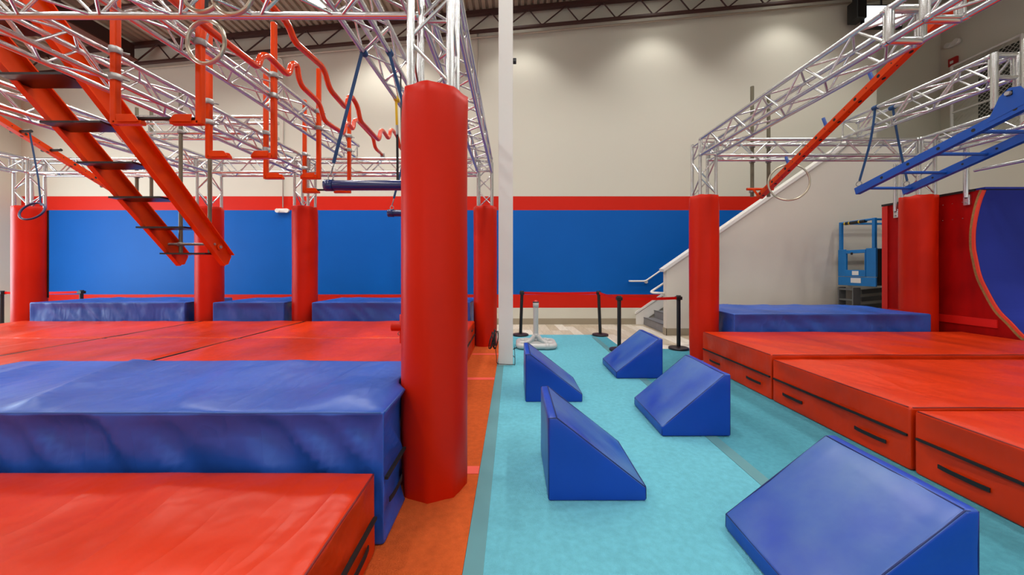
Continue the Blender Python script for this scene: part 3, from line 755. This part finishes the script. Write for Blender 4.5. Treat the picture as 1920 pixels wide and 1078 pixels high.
# ------------------------------------------------------------------ pipe buzzer stand
b = thing('buzzer_stand', (0.42, 6.86, 0), 'grey plastic pipe stand with red button on a looped foot', 'buzzer stand')
PR = 0.052; PZ = PR*1.15
bx, by = 0.435, 6.86
def loop(x0, x1, y0, y1, rad):
    c_ = [(x0, y0), (x1, y0), (x1, y1), (x0, y1)]; P = []
    for i in range(4):
        p = Vector((*c_[i], PZ)); a = Vector((*c_[i-1], PZ)); d = Vector((*c_[(i+1) % 4], PZ))
        s, e = p+(a-p).normalized()*rad, p+(d-p).normalized()*rad
        for k in range(7): q = k/6; P.append(s*(1-q)**2+p*2*q*(1-q)+e*q*q)
    return P
sweep('foot_loop', loop(bx-0.33, bx+0.33, by-0.27, by+0.27, 0.11), PR, M_PVC, b, 16, True)
tube('foot_bar', (bx-0.33, by, PZ), (bx+0.33, by, PZ), PR, M_PVC, b, 16)
for sx in (-1, 1):
    sweep('elbow', smooth_path([(bx+sx*0.20, by, PZ+0.005), (bx+sx*0.10, by, PZ+0.05), (bx+sx*0.02, by, PR+0.15)], 6), PR*0.98, M_PVC, b, 16)
    for px in (bx+sx*0.18,):
        for yy in (by-0.27, by, by+0.27): tube('sleeve', (px-0.03*sx, yy, PZ), (px+0.04*sx, yy, PZ), PR*1.12, M_PVC, b, 16)
tube('upright', (bx-0.005, by, 0.14), (bx-0.005, by, 0.82), PR*0.93, M_PVC, b, 18)
tube('sleeve', (bx-0.005, by, 0.17), (bx-0.005, by, 0.25), PR*1.06, M_PVC, b, 18)
tube('sleeve', (bx-0.005, by, 0.75), (bx-0.005, by, 0.83), PR*1.08, M_PVC, b, 18)
tube('button_ring', (bx-0.005, by, 0.83), (bx-0.005, by, 0.85), PR*1.1, M_BLKP, b, 18)
bm = bmesh.new(); bmesh.ops.create_uvsphere(bm, u_segments=16, v_segments=8, radius=0.042)
bmesh.ops.scale(bm, vec=(1, 1, 0.7), verts=bm.verts[:]); bmesh.ops.translate(bm, vec=(bx-0.005, by, 0.848), verts=bm.verts[:])
from_bm('button', bm, mat('button_red', (206, 70, 60), 0.25), b, True, (bx, by, 0.85))
sweep('cable', smooth_path([(bx-0.36, by-0.10, 0.012), (bx-0.42, by-0.25, 0.012), (bx-0.5, by-0.4, 0.012), (0.02, 6.0, 0.012)], 6), 0.006, M_BLACK, b, 6)

# ------------------------------------------------------------------ slanted inverted stair (left)
s = thing('slanted_stair', (-5.08, 5.9, 1.5), 'slanted orange steel stair with dark treads hanging from the left trusses', 'climbing stair')
d = Vector((0, -0.697, 0.717)); nr = Vector((0, 0.717, 0.697))       # along (up, towards viewer) and across
low = Vector((0, 5.88, 1.50)); DEP, LEN = 0.26, 3.7
def ypoly(off0, off1, L0, L1):
    P = [low+d*L0+nr*off0, low+d*L1+nr*off0, low+d*L1+nr*off1, low+d*L0+nr*off1]; return [(p.y, p.z) for p in P]
for X, inner in ((-5.435, 1), (-4.715, -1)):
    web = [(low+nr*0.0+d*0.03), low+d*LEN, low+d*LEN+nr*DEP, low+nr*DEP+d*0.0, low+nr*DEP*0.45-d*0.05]
    o = extrude_poly('stringer', [(p.y, p.z) for p in web], 'x', X-0.006, X+0.006, M_ORG, s)
    for o0, o1 in ((-0.004, 0.010), (DEP-0.010, DEP+0.004)):
        a, b_ = (X-0.006, X+0.07) if inner < 0 else (X-0.006, X+0.07)
        extrude_poly('flange', ypoly(o0, o1, 0.03, LEN), 'x', a, b_, M_ORG, s)
for i in range(9):
    Yt, Zt = 5.71-0.353*i, CH+0.227+0.363*i
    box('tread', -5.42, -4.722, Yt-0.15, Yt+0.15, Zt-0.012, Zt+0.012, M_TREAD, s)
tube('cross_pin', (-5.44, 5.72, 1.86), (-4.70, 5.72, 1.86), 0.02, M_CLAMP, s, 10)
tube('pin_cap', (-4.70, 5.80, 1.82), (-4.68, 5.80, 1.82), 0.045, M_ORG, s, 14)
tube('pin_nut', (-4.68, 5.80, 1.82), (-4.665, 5.80, 1.82), 0.024, M_CLAMP, s, 8)
for X, l, zt in ((-5.26, 'left grey pipe holding the foot of the slanted stair', CH+2.78), (-4.80, 'right grey pipe holding the foot of the slanted stair', CH+2.86)):
    g = thing('support_pipe', (X, 5.74, CH+0.24), l, 'pipe', 'grey hanging pipes')
    tube('pipe', (X, 5.74, CH+0.24), (X, 5.74, zt), 0.0265, M_GALV, g, 14)
    clamp(g, (X, 5.74, ZB2), EZ); clamp(g, (X, 5.74, ZTP2), EZ); clamp(g, (X, 5.74, 1.86), EZ)

# ------------------------------------------------------------------ holed beams
def holed_beam(name, X, p0, p1, label, wd, hg, n, m):
    """steel beam from p0 (low) to p1 in the plane X, with two rows of holes on its left and lower faces"""
    A, B = Vector((X, *p0)), Vector((X, *p1)); t = thing(name, A, label, 'beam', 'sloping holed beams')
    bm_ = bar('beam', A, B, wd, hg, m, t)
    dd = (B-A).normalized(); side = Vector((-1 if X > 0 else 1, 0, 0)); upv = Vector((0, 0, 1))-dd*dd.z; upv.normalize()
    L = (B-A).length
    for i in range(n):
        p = A+dd*(L*(i+0.6)/n); r = 0.019 if i % 2 == 0 else 0.008
        tube('hole', p+side*(wd/2-0.004), p+side*(wd/2+0.0012), r, M_BLACK, bm_, 12)
        tube('hole', p-upv*(hg/2-0.004), p-upv*(hg/2+0.0012), r, M_BLACK, bm_, 12)
    return t, dd, upv, L
bR, dR, uR, LR = holed_beam('holed_beam', 4.06, (5.98, 2.655), (3.25, 3.94), 'orange sloping beam with holes under the right long truss', 0.09, 0.075, 20, M_ORG)
A = Vector((4.06, 5.98, 2.655))
tube('bracket', (3.90, 6.05, 2.80), (4.34, 6.05, 2.80), 0.022, M_ORG, bR, 12)
bar('strut', (4.00, 6.04, 2.80), (4.06, 5.98, 2.65), 0.03, 0.03, M_ORG, bR)
bar('strut', (4.16, 6.04, 2.80), (4.07, 5.96, 2.66), 0.03, 0.03, M_ORG, bR)
for f in (0.245, 0.48, 0.70):
    p = A+dR*(LR*f); tube('peg', p+Vector((-0.02, 0, 0.02)), p+Vector((-0.05, 0.02, 0.15)), 0.019, mat('peg_blue', (52, 92, 168), 0.4), bR, 12)
for X, l in ((4.08, 'left grey pipe behind the lower end of the right holed beam'), (4.36, 'right grey pipe behind the lower end of the right holed beam')):
    g = thing('support_pipe', (X, 6.19, CH+1.22), l, 'pipe', 'grey hanging pipes')
    tube('pipe', (X, 6.19, CH+1.22), (X, 6.19, CH+3.1 if X < 4.2 else CH+2.95), 0.028, M_GALV, g, 14)
    for z in (ZB, ZTP, 2.80): clamp(g, (X, 6.19, z), EZ)
rr = thing('hanging_ring', (4.06, 5.34, 2.75), 'thin steel ring around the right holed beam', 'ring', 'steel rings')
sweep('ring', ring_pts((4.06, 5.34, 2.745), 0.262, (0.28, 1, 0.0), 56), 0.013, M_RING, rr, 10, True)
bL, dL, uL, LL = holed_beam('holed_beam', -7.32, (7.02, 2.74), (4.3, 4.00), 'orange sloping beam with holes at the far left', 0.09, 0.075, 18, M_ORG)
tube('bracket', (-7.52, 7.12, 2.86), (-7.05, 7.12, 2.86), 0.022, M_ORG, bL, 12)
bar('strut', (-7.42, 7.11, 2.85), (-7.33, 7.02, 2.73), 0.03, 0.03, M_ORG, bL)
bar('strut', (-7.15, 7.11, 2.85), (-7.31, 7.02, 2.75), 0.03, 0.03, M_ORG, bL)
AL = Vector((-7.32, 7.02, 2.74))
for f, w_ in ((0.18, 0.16), (0.48, 0.2), (0.61, 0.2)):
    p = AL+dL*(LL*f); tube('grip', p+Vector((-0.1, 0, -0.01)), p+Vector((w_, 0, 0.0)), 0.022, M_BLKP, bL, 12)
for X, l in ((-7.50, 'left grey pipe holding the far left holed beam'), (-7.21, 'right grey pipe holding the far left holed beam')):
    g = thing('support_pipe', (X, 7.23, CH+1.36), l, 'pipe', 'grey hanging pipes')
    tube('pipe', (X, 7.23, CH+1.36), (X, 7.23, CH+3.2), 0.028, M_GALV, g, 14)
    for z in (ZB, ZTP, 2.86): clamp(g, (X, 7.23, z), EZ)
rg = thing('hanging_ring', (-7.16, 5.4, 2.33), 'small dark blue ring hanging on a strap at the far left', 'ring')
rc = Vector((-7.16, 5.40, 2.33))
sweep('ring', ring_pts(rc, 0.15, (0.1, -0.88, 0.47), 40), 0.014, mat('ring_navy', (28, 34, 78), 0.4), rg, 10, True)
sweep('strap', [rc+Vector((0, 0.1, 0.10)), rc+Vector((0, 0.07, 0.5)), (-7.16, 5.37, 3.51)], 0, M_STRAP, rg, 4, flat=(0.025, 0.006))

# ------------------------------------------------------------------ orange footholds (cradles)
def foothold(X, Y, side, label, zf=2.855, clamps=(ZB, ZTP)):
    """hanging tube with a cradle foot reaching sideways (side +1 right, -1 left)"""
    t = thing('hanging_foothold', (X, Y, zf), label, 'foothold', 'orange hanging footholds')
    box('tube', X-0.030, X+0.030, Y-0.030, Y+0.030, zf, CH+3.08, M_ORG, t, 0.012)
    x1 = X+side*0.27
    bm = bmesh.new(); bm_box(bm, min(X, x1), max(X, x1), Y-0.03, Y+0.03, zf, zf+0.035, 0.004)
    from_bm('arm', bm, M_ORG, t, origin=(X, Y, zf))
    pl = [(0.055, 0.028), (0.24, 0.028), (0.265, 0.035), (0.225, 0.092), (0.20, 0.10), (0.045, 0.10)]
    for yy in (-0.045, 0.037):
        extrude_poly('cradle_plate', [(X+side*u, zf+v-0.012) for u, v in pl], 'y', Y+yy, Y+yy+0.008, M_ORG, t, 0.003, segs=1)
    for z in clamps: clamp(t, (X-side*0.0, Y, z), EZ, 0.036); 
    return t
names = ['first', 'second', 'third', 'fourth']
for i, Y in enumerate((3.48, 4.55, 5.60, 6.64)):
    foothold(-3.875+0.06, Y, 1, '%s orange foothold from the viewer on the left truss, foot pointing right' % names[i])
    foothold(-3.02+0.02, Y, -1, '%s orange foothold from the viewer on the right truss, foot pointing left' % names[i], clamps=(ZB2, ZTP2))
for Y, l in ((3.48, 'black bar resting in the nearest pair of orange footholds'), (6.64, 'black bar resting in the farthest pair of orange footholds')):
    t = thing('grip_bar', (-3.41, Y, 2.92), l, 'bar', 'black grip bars')
    tube('bar', (-3.78, Y, 2.915), (-3.04, Y, 2.915), 0.018, M_BLKP, t, 14)
    for X in (-3.60, -3.22): tube('stop_ring', (X-0.01, Y, 2.915), (X+0.01, Y, 2.915), 0.024, M_BLKP, t, 14)

# ------------------------------------------------------------------ wavy pipes
def wavy(X, px, label, r, rad):
    pts = [onx(x, y, X) for x, y in px]
    t = thing('wavy_pipe', pts[-1], label, 'pipe', 'orange wavy pipes')
    sweep('pipe', round_corners(pts, rad, 6), r, M_ORGP, t, 16)
    for q in (pts[-1],): clamp(t, q, EX, 0.03)
    return t
wavy(-2.46, [(300, -22), (378, 44), (484, 127), (489, 104), (502, 104), (541, 143), (547, 119), (557, 121), (562, 158), (600, 194), (607, 226), (645, 251), (647, 232), (653, 231), (662, 244), (664, 226), (669, 224),
              (700, 258), (703, 277), (717, 291)], 'left wavy orange pipe of the pair, ending on the rear cross truss', 0.031, 0.10)
wavy(-2.10, [(480, -18), (540, 44), (552, 78), (608, 128), (617, 166), (650, 204), (653, 182), (660, 181), (671, 200), (675, 226), (711, 264), (713, 245), (718, 244), (729, 262), (732, 243), (737, 244), (746, 258), (749, 275), (760, 287)],
     'right wavy orange pipe of the pair, passing behind the big post', 0.031, 0.10)

# ------------------------------------------------------------------ steel rings under the near truss
for (x, y, Y, l) in ((386, 79, 2.75, 'steel ring hanging below the near cross truss'), (379, -22, 2.52, 'steel ring at the top edge above the other ring'), (436, -18, 2.46, 'steel ring cut off at the top edge, right of the other rings')):
    k = F/Y; cpt = Vector(((x-VX)/k, Y, CH+(VY-y)/k))
    t = thing('hanging_ring', cpt, l, 'ring', 'steel rings')
    sweep('ring', ring_pts(cpt, 0.158, (0.12, 1, 0.05), 48), 0.0145, M_RING, t, 12, True)
    sweep('strap', [cpt+Vector((0, 0, 0.158)), cpt+Vector((0, 0.01, 0.40))], 0, M_BLACK, t, 4, flat=(0.025, 0.006))

# ------------------------------------------------------------------ hanging padded bars
def swing_bar(Y, label, zc=2.31, xl=-1.88, xr=-0.85):
    t = thing('swing_bar', (-1.365, Y, zc), label, 'swing bar', 'navy swing bars')
    tube('padding', (xl+0.07, Y, zc), (xr-0.07, Y, zc), 0.051, M_NAVY, t, 24)
    for a, b_ in ((xl, xl+0.085), (xr-0.085, xr)): tube('end_cap', (a, Y, zc), (b_, Y, zc), 0.058, M_NAVY, t, 24)
    for X, Xt in ((xl+0.055, -1.365-HS), (xr-0.055, -1.365+HS)):
        sweep('shackle', ring_pts((X, Y, zc+0.082), 0.028, (0.2, 1, 0), 16), 0.006, M_CLAMP, t, 8, True)
        sweep('hook', [(X, Y, zc+0.11), (X+(Xt-X)*0.12, Y, zc+0.25)], 0.008, M_CLAMP, t, 6)
        sweep('strap', [(X+(Xt-X)*0.10, Y-0.01, zc+0.22), (Xt+(X-Xt)*0.03, Y-0.03, ZB2-0.03), (Xt, Y-0.034, ZB2)], 0, M_STRAP, t, 4, flat=(0.03, 0.01))
        tube('strap_wrap', (Xt, Y-0.03, ZB2), (Xt, Y+0.03, ZB2), CR+0.008, M_STRAP, t, 12)
    return t
swing_bar(3.63, 'near navy swing bar on blue straps left of the big post')
swing_bar(5.46, 'farther navy swing bar mostly hidden behind the big post')
t = thing('ratchet_strap', (-1.49, 4.65, 3.4), 'yellow ratchet strap hanging from the truss beside the big post', 'strap')
sweep('webbing', [(-1.49, 4.62, ZB2), (-1.48, 4.62, 3.30)], 0, M_YEL, t, 4, flat=(0.03, 0.008))
tube('strap_wrap', (-1.49, 4.60, ZB2), (-1.49, 4.67, ZB2), CR+0.008, M_YEL, t, 12)
tube('buckle', (-1.48, 4.62, 3.30), (-1.475, 4.62, 3.18), 0.018, M_CLAMP, t, 8)
sweep('tail', [(-1.475, 4.62, 3.18), (-1.47, 4.62, 2.5)], 0, M_BLACK, t, 4, flat=(0.03, 0.006))
# red cross handle behind the big post
t = thing('cross_handle', (-1.20, 4.0, 0.82), 'red cylinder handle peeking out left of the big red post', 'handle')
tube('upright', (-1.205, 4.0, 0.66), (-1.205, 4.0, 0.97), 0.045, M_PAD, t, 18)
tube('crossbar', (-1.335, 4.0, 0.835), (-1.06, 4.0, 0.835), 0.047, M_PAD, t, 20)
sweep('shackle', ring_pts((-1.25, 4.0, 0.76), 0.02, (0, 1, 0.2), 14), 0.005, M_CLAMP, t, 6, True)
sweep('rope', [(-1.205, 4.0, 0.96), (-1.24, 4.0, ZB2)], 0.008, M_BLACK, t, 6)

# ------------------------------------------------------------------ blue ladder (right)
t = thing('hanging_ladder', (5.6, 5.48, 2.66), 'blue ladder hanging on two blue straps at the upper right', 'ladder')
sl = 0.275
def lz(Y): return 2.655+(5.50-Y)*sl
for X in (5.235, 5.955):
    rl = bar('rail', (X, 5.52, lz(5.52)), (X, 2.9, lz(2.9)), 0.065, 0.10, M_LBLUE, t)
    sd = -1
    for i in range(8):
        Yh = 5.12-0.34*i
        tube('hole', (X+sd*0.029, Yh, lz(Yh)), (X+sd*0.0337, Yh, lz(Yh)), 0.020 if X < 5.5 else 0.014, M_BLACK, rl, 12)
for i in range(6):
    Yr = 5.40-0.43*i; tube('rung', (5.26, Yr, lz(Yr)-0.01), (5.93, Yr, lz(Yr)-0.01), 0.021, M_LBLUE, t, 12)
extrude_poly('hinge_plate', [(3.98, lz(3.98)), (3.62, lz(3.62)), (3.72, lz(3.7)+0.20), (3.80, lz(3.8)+0.25), (3.88, lz(3.88)+0.21)], 'x', 5.20, 5.212, M_LBLUE, t)
tube('hinge_bolt', (5.17, 3.80, lz(3.8)+0.19), (5.24, 3.80, lz(3.8)+0.19), 0.022, M_CLAMP, t, 12)
bar('hinge_arm', (5.2, 3.80, lz(3.8)+0.19), (6.5, 3.80, lz(3.8)+0.19), 0.05, 0.05, M_BLKP, t)
for X, Xt in ((5.235, 5.58-HS), (5.955, 5.58+HS)):
    sweep('strap', smooth_path([(Xt, 5.455, ZTP2+0.02), (Xt+(X-Xt)*0.35, 5.455, 3.4), (X, 5.48, lz(5.48)+0.14)], 5), 0, M_STRAP, t, 4, flat=(0.032, 0.008))
    tube('strap_wrap', (Xt, 5.42, ZTP2), (Xt, 5.49, ZTP2), CR+0.008, M_STRAP, t, 12)
    sweep('hook', ring_pts((X, 5.49, lz(5.48)+0.10), 0.035, (1, 0.3, 0), 14), 0.007, M_CLAMP, t, 6, True)

# ------------------------------------------------------------------ warped wall
WX = 6.945
wt = thing('warped_wall', (WX, 5.6, 0), 'tall curved blue ramp wall with red plywood side at the right edge', 'ramp')
cpx = [(1837.5, 355.6), (1830, 374), (1824, 396), (1819, 423), (1817.4, 444), (1818, 466), (1821, 483), (1828.5, 516.7), (1840, 543), (1862, 582), (1887, 608.5), (1918.7, 640)]
curve = [onx(x, y, WX) for x, y in cpx]
cyz = [(p.y, p.z) for p in curve]
cyz += [(4.62, 0.30), (4.25, 0.16), (3.7, 0.05), (3.2, 0.012)]
cyz = [(v.x, v.y) for v in smooth_path([Vector((a, b_, 0)) for a, b_ in cyz], 4)]
panel = cyz+[(3.2, 0.0), (6.80, 0.0), (6.80, cyz[0][1]-0.005), (5.6, cyz[0][1]-0.0)]
extrude_poly('side_panel', panel, 'x', WX, WX+0.02, M_PLYR, wt)
def ribbon(name, off0, off1, xa, xb, m, zlift=0.0):
    """strip following the curve, from normal offset off0 to off1, between xa and xb"""
    bm = bmesh.new(); prev = None; n = len(cyz)
    for i, (y, z) in enumerate(cyz):
        a = cyz[max(i-1, 0)]; b_ = cyz[min(i+1, n-1)]; tx, tz = b_[0]-a[0], b_[1]-a[1]; L = math.hypot(tx, tz)
        nx_, nz_ = (tz/L, -tx/L)
        if nx_ > 0: pass
        # normal pointing to the riding side (towards the viewer / up)
        ny, nz2 = (tz/L, -tx/L)
        q = [bm.verts.new((X, y+ny*o_, z+nz2*o_)) for X, o_ in ((xa, off0), (xa, off1), (xb, off1), (xb, off0))]
        if prev:
            for k in range(4): bm.faces.new((prev[k], prev[(k+1) % 4], q[(k+1) % 4], q[k]))
        else: bm.faces.new(q)
        prev = q
    bm.faces.new(prev)
    return from_bm(name, bm, m, wt, False, (xa, cyz[0][0], 0))
ribbon('plywood_edge', 0.0, 0.032, WX-0.004, WX+0.03, M_PLYE)
ribbon('red_trim', 0.032, 0.062, WX-0.006, WX+0.03, M_TRIMR)
ribbon('riding_surface', 0.045, 0.066, WX+0.02, WX+2.7, M_RIDE)
zt = cyz[0][1]
box('top_deck', WX+0.01, WX+2.7, cyz[0][0]-0.05, 6.8, zt+0.002, zt+0.03, M_RIDE, wt)
box('deck_edge', WX-0.02, WX+0.02, 5.45, 6.82, zt-0.01, zt+0.025, M_LIFTK, wt)
box('batten', WX-0.02, WX-0.001, 5.19, 6.70, 0.62, 0.74, mat('batten_red', (214, 22, 14), 0.45), wt)
box('corner_post', WX-0.03, WX-0.001, 6.70, 6.80, 0.0, zt-0.02, mat('corner_red', (198, 24, 16), 0.45), wt)
for i in range(8):
    p = (WX-0.003, 5.6+0.13*(i % 4), 2.5-0.25*(i//4)*1.0); tube('screw', p, (p[0]-0.004, p[1], p[2]), 0.008, M_ALU, wt, 8)
for Y, z0 in ((6.55, 2.45), (5.53, 2.50)):
    tube('hanger_pipe', (WX-0.035, Y, z0+0.06), (WX-0.035, Y, ZB+0.05), 0.033, M_ALU, wt, 14)
    box('hanger_foot', WX-0.04, WX-0.002, Y-0.04, Y+0.04, z0-0.06, z0+0.10, M_ALU, wt, 0.008)
    for dz in (-0.02, 0.05): tube('foot_bolt', (WX-0.04, Y, z0+dz), (WX-0.05, Y, z0+dz), 0.012, M_CLAMP, wt, 8)
tube('stay_pipe', (WX-0.01, 5.45, CH+1.47), (WX+0.05, 4.0, CH+1.46), 0.024, M_ALU, wt, 12)

# ------------------------------------------------------------------ scissor lift
LXx, y0, y1 = 7.06, 7.06, 7.88
t = thing('scissor_lift', (8.0, 7.45, 0), 'blue scissor lift parked before the stair wall', 'scissor lift')
def lb(name, xa, xb, ya, yb, za, zb, m=M_LIFT, bv=0.006): return box(name, xa, xb, ya, yb, za, zb, m, t, bv)
XE = 8.9
lb('platform', LXx+0.03, XE, y0, y1, 1.14, 1.20, M_LIFTK)
lb('toe_board', LXx, LXx+0.03, y0, y1, 1.12, 1.30)
lb('gate_panel', LXx, LXx+0.04, y0, y0+0.20, 1.31, 1.88); lb('gate_panel', LXx, LXx+0.04, y1-0.16, y1, 1.31, 1.88)
lb('gate_frame', LXx-0.01, LXx+0.03, y0+0.20, y1-0.16, 1.31, 1.445); lb('gate_frame', LXx-0.01, LXx+0.03, y0+0.20, y1-0.16, 1.79, 1.86)
lb('gate_frame', LXx-0.01, LXx+0.03, y0+0.20, y0+0.22, 1.445, 1.79); lb('gate_frame', LXx-0.01, LXx+0.03, y1-0.20, y1-0.16, 1.445, 1.79)
lb('gate_latch', LXx-0.02, LXx-0.01, y1-0.36, y1-0.31, 1.76, 1.81, M_BLKP)
for yy in (y0+0.05, y1-0.05):
    lb('guard_post', LXx+0.0, LXx+0.05, yy-0.03, yy+0.03, 1.88, 2.47)
    for zz in (2.44, 1.85): lb('guard_rail', LXx+0.05, XE, yy-0.02, yy+0.02, zz-0.02, zz+0.02)
    lb('guard_post', XE-0.05, XE, yy-0.02, yy+0.02, 1.2, 2.46)
tube('top_rail', (LXx+0.025, y0+0.05, 2.45), (LXx+0.025, y1-0.05, 2.45), 0.022, M_LIFT, t, 12)
tube('rail_padding', (LXx+0.02, y0+0.22, 2.43), (LXx+0.02, y1-0.14, 2.43), 0.034, M_BLKP, t, 12)
for yy in (y0+0.33, y0+0.55, y1-0.17): tube('rail_sticker', (LXx+0.02, yy, 2.43), (LXx+0.02, yy+0.025, 2.43), 0.0355, M_YEL, t, 12)
lb('label_plate', LXx-0.014, LXx-0.009, y0+0.34, y0+0.48, 1.34, 1.425, M_WHITE, 0); lb('label_plate', LXx-0.005, LXx, y0+0.30, y0+0.52, 1.18, 1.28, M_WHITE, 0)
lb('side_panel', LXx+0.04, LXx+1.0, y0, y0+0.02, 1.2, 1.86, M_LIFTK)
lb('chassis', LXx+0.08, XE, y0+0.04, y1-0.04, 0.28, 0.62, M_LIFTK)
for sgn in (0, 1):
    for z in (0.66, 0.82, 0.98):
        bar('scissor_arm', (LXx+0.3, y0+0.12+0.5*sgn, z), (XE-0.2, y0+0.12+0.5*sgn, z+0.12), 0.05, 0.09, M_LIFTG, t)
for yy in (y0+0.42, y1-0.07): lb('ladder_side', LXx-0.06, LXx+0.10, yy-0.012, yy+0.012, 0.25, 1.08, M_LIFTG)
for z in (0.35, 0.58, 0.80, 1.02): lb('ladder_step', LXx-0.05, LXx+0.08, y0+0.42, y1-0.07, z, z+0.035, M_LIFTG)
for xx in (LXx+0.25, XE-0.3):
    for yy in (y0-0.0, y1-0.13): tube('wheel', (xx, yy, 0.16), (xx, yy+0.13, 0.16), 0.16, M_LIFTK, t, 24)

# ------------------------------------------------------------------ small fittings
def lamp_box(name, x, y, z, ax, label):
    t = thing(name, (x, y, z), label, 'emergency light', 'emergency lights')
    if ax == 'y':
        box('housing', x-0.13, x+0.13, y-0.09, y, z-0.05, z+0.06, M_WHITE, t, 0.03)
        for s_ in (-0.11, 0.13): tube('lamp_head', (x+s_, y-0.11, z+0.0), (x+s_, y-0.04, z+0.0), 0.055, M_WHITE, t, 16)
    else:
        box('housing', x-0.10, x, y-0.11, y+0.11, z-0.08, z+0.07, M_WHITE, t, 0.03)
        for s_ in (-0.10, 0.10): tube('lamp_head', (x-0.13, y+s_, z), (x-0.04, y+s_, z), 0.07, M_WHITE, t, 16)
lamp_box('emergency_light', -6.06, YB-0.002, 2.99, 'y', 'white emergency light where red and blue paint meet')
kY = 10.05
lamp_box('emergency_light', XR-0.002, 10.0, CH+6.20, 'x', 'white emergency light high on the right wall')
t = thing('fire_alarm', (XR-0.03, 10.02, CH+5.7), 'small red fire alarm box on the right wall', 'alarm')
box('housing', XR-0.07, XR-0.002, 9.92, 10.12, CH+5.60, CH+5.82, M_REDBX, t, 0.012)
box('lens', XR-0.09, XR-0.07, 9.99, 10.06, CH+5.66, CH+5.73, M_WHITE, t, 0.005)
# chain link guard over a dark louvre on the right wall
t = thing('chain_link_guard', (XR-0.2, 9.3, 4.6), 'chain link guard frame over a dark louvre on the right wall', 'guard')
gy0, gy1, gz0, gz1 = 8.55, 9.92, 4.55, 7.0
box('louvre', XR-0.04, XR-0.002, 8.55, 9.48, 5.35, 6.95, M_DARKW, t)
for yy in (gy0, gy1): tube('frame_post', (XR-0.2, yy, gz0), (XR-0.2, yy, gz1), 0.035, M_WHITE, t, 12)
for zz in (gz0, 5.72, gz1): tube('frame_rail', (XR-0.2, gy0, zz), (XR-0.2, gy1, zz), 0.028, M_WHITE, t, 12)
bm = bmesh.new()
def wire(a, b_):
    a, b_ = Vector(a), Vector(b_); dd = (b_-a).normalized(); u = dd.orthogonal().normalized()*0.0055; v = dd.cross(u.normalized())*0.0055
    A = [bm.verts.new(a+o_) for o_ in (u, v, -u, -v)]; B = [bm.verts.new(b_+o_) for o_ in (u, v, -u, -v)]
    for k in range(4): bm.faces.new((A[k], A[(k+1) % 4], B[(k+1) % 4], B[k]))
W_, H_ = gy1-gy0, gz1-gz0; stp = 0.105
n = int((W_+H_)/stp)
for i in range(1, n):
    c_ = i*stp
    p = (max(0, c_-H_), min(c_, H_)); q = (min(c_, W_), max(0, c_-W_))
    wire((XR-0.2, gy0+p[0], gz0+p[1]), (XR-0.2, gy0+q[0], gz0+q[1])); wire((XR-0.195, gy1-p[0], gz0+p[1]), (XR-0.195, gy1-q[0], gz0+q[1]))
o = from_bm('wire_mesh', bm, mat('wire_zinc', (206, 202, 190), 0.5, 0.3), t, origin=(XR-0.2, gy0, gz0)); o['kind'] = 'stuff'
# speaker and hanging monitor with a glowing screen at the upper right
t = thing('wall_speaker', (9.25, 9.2, 7.9), 'black speaker hanging from the roof at the upper right', 'speaker')
sx0 = 8.60
box('cabinet', sx0, sx0+0.24, 9.05, 9.35, 7.74, 8.24, M_BLKP, t, 0.02)
tube('pole', (sx0+0.1, 9.2, 8.24), (sx0+0.1, 9.2, ceil_z(sx0, 0.2)), 0.03, M_BLKP, t, 10)
box('bracket', sx0+0.04, sx0+0.16, 9.15, 9.25, 8.22, 8.36, M_BLKP, t, 0.01)
t = thing('monitor', (9.35, 9.2, 7.6), 'hanging monitor with a bright screen beside the speaker', 'monitor')
box('case', 8.86, 9.86, 9.18, 9.26, 7.56, 8.16, M_BLKP, t, 0.01)
box('screen', 8.90, 9.82, 9.172, 9.181, 7.62, 8.12, M_LEDP, t)
tube('hanger', (9.36, 9.22, 8.16), (9.36, 9.22, ceil_z(9.36, 0.2)), 0.02, M_BLKP, t, 8)
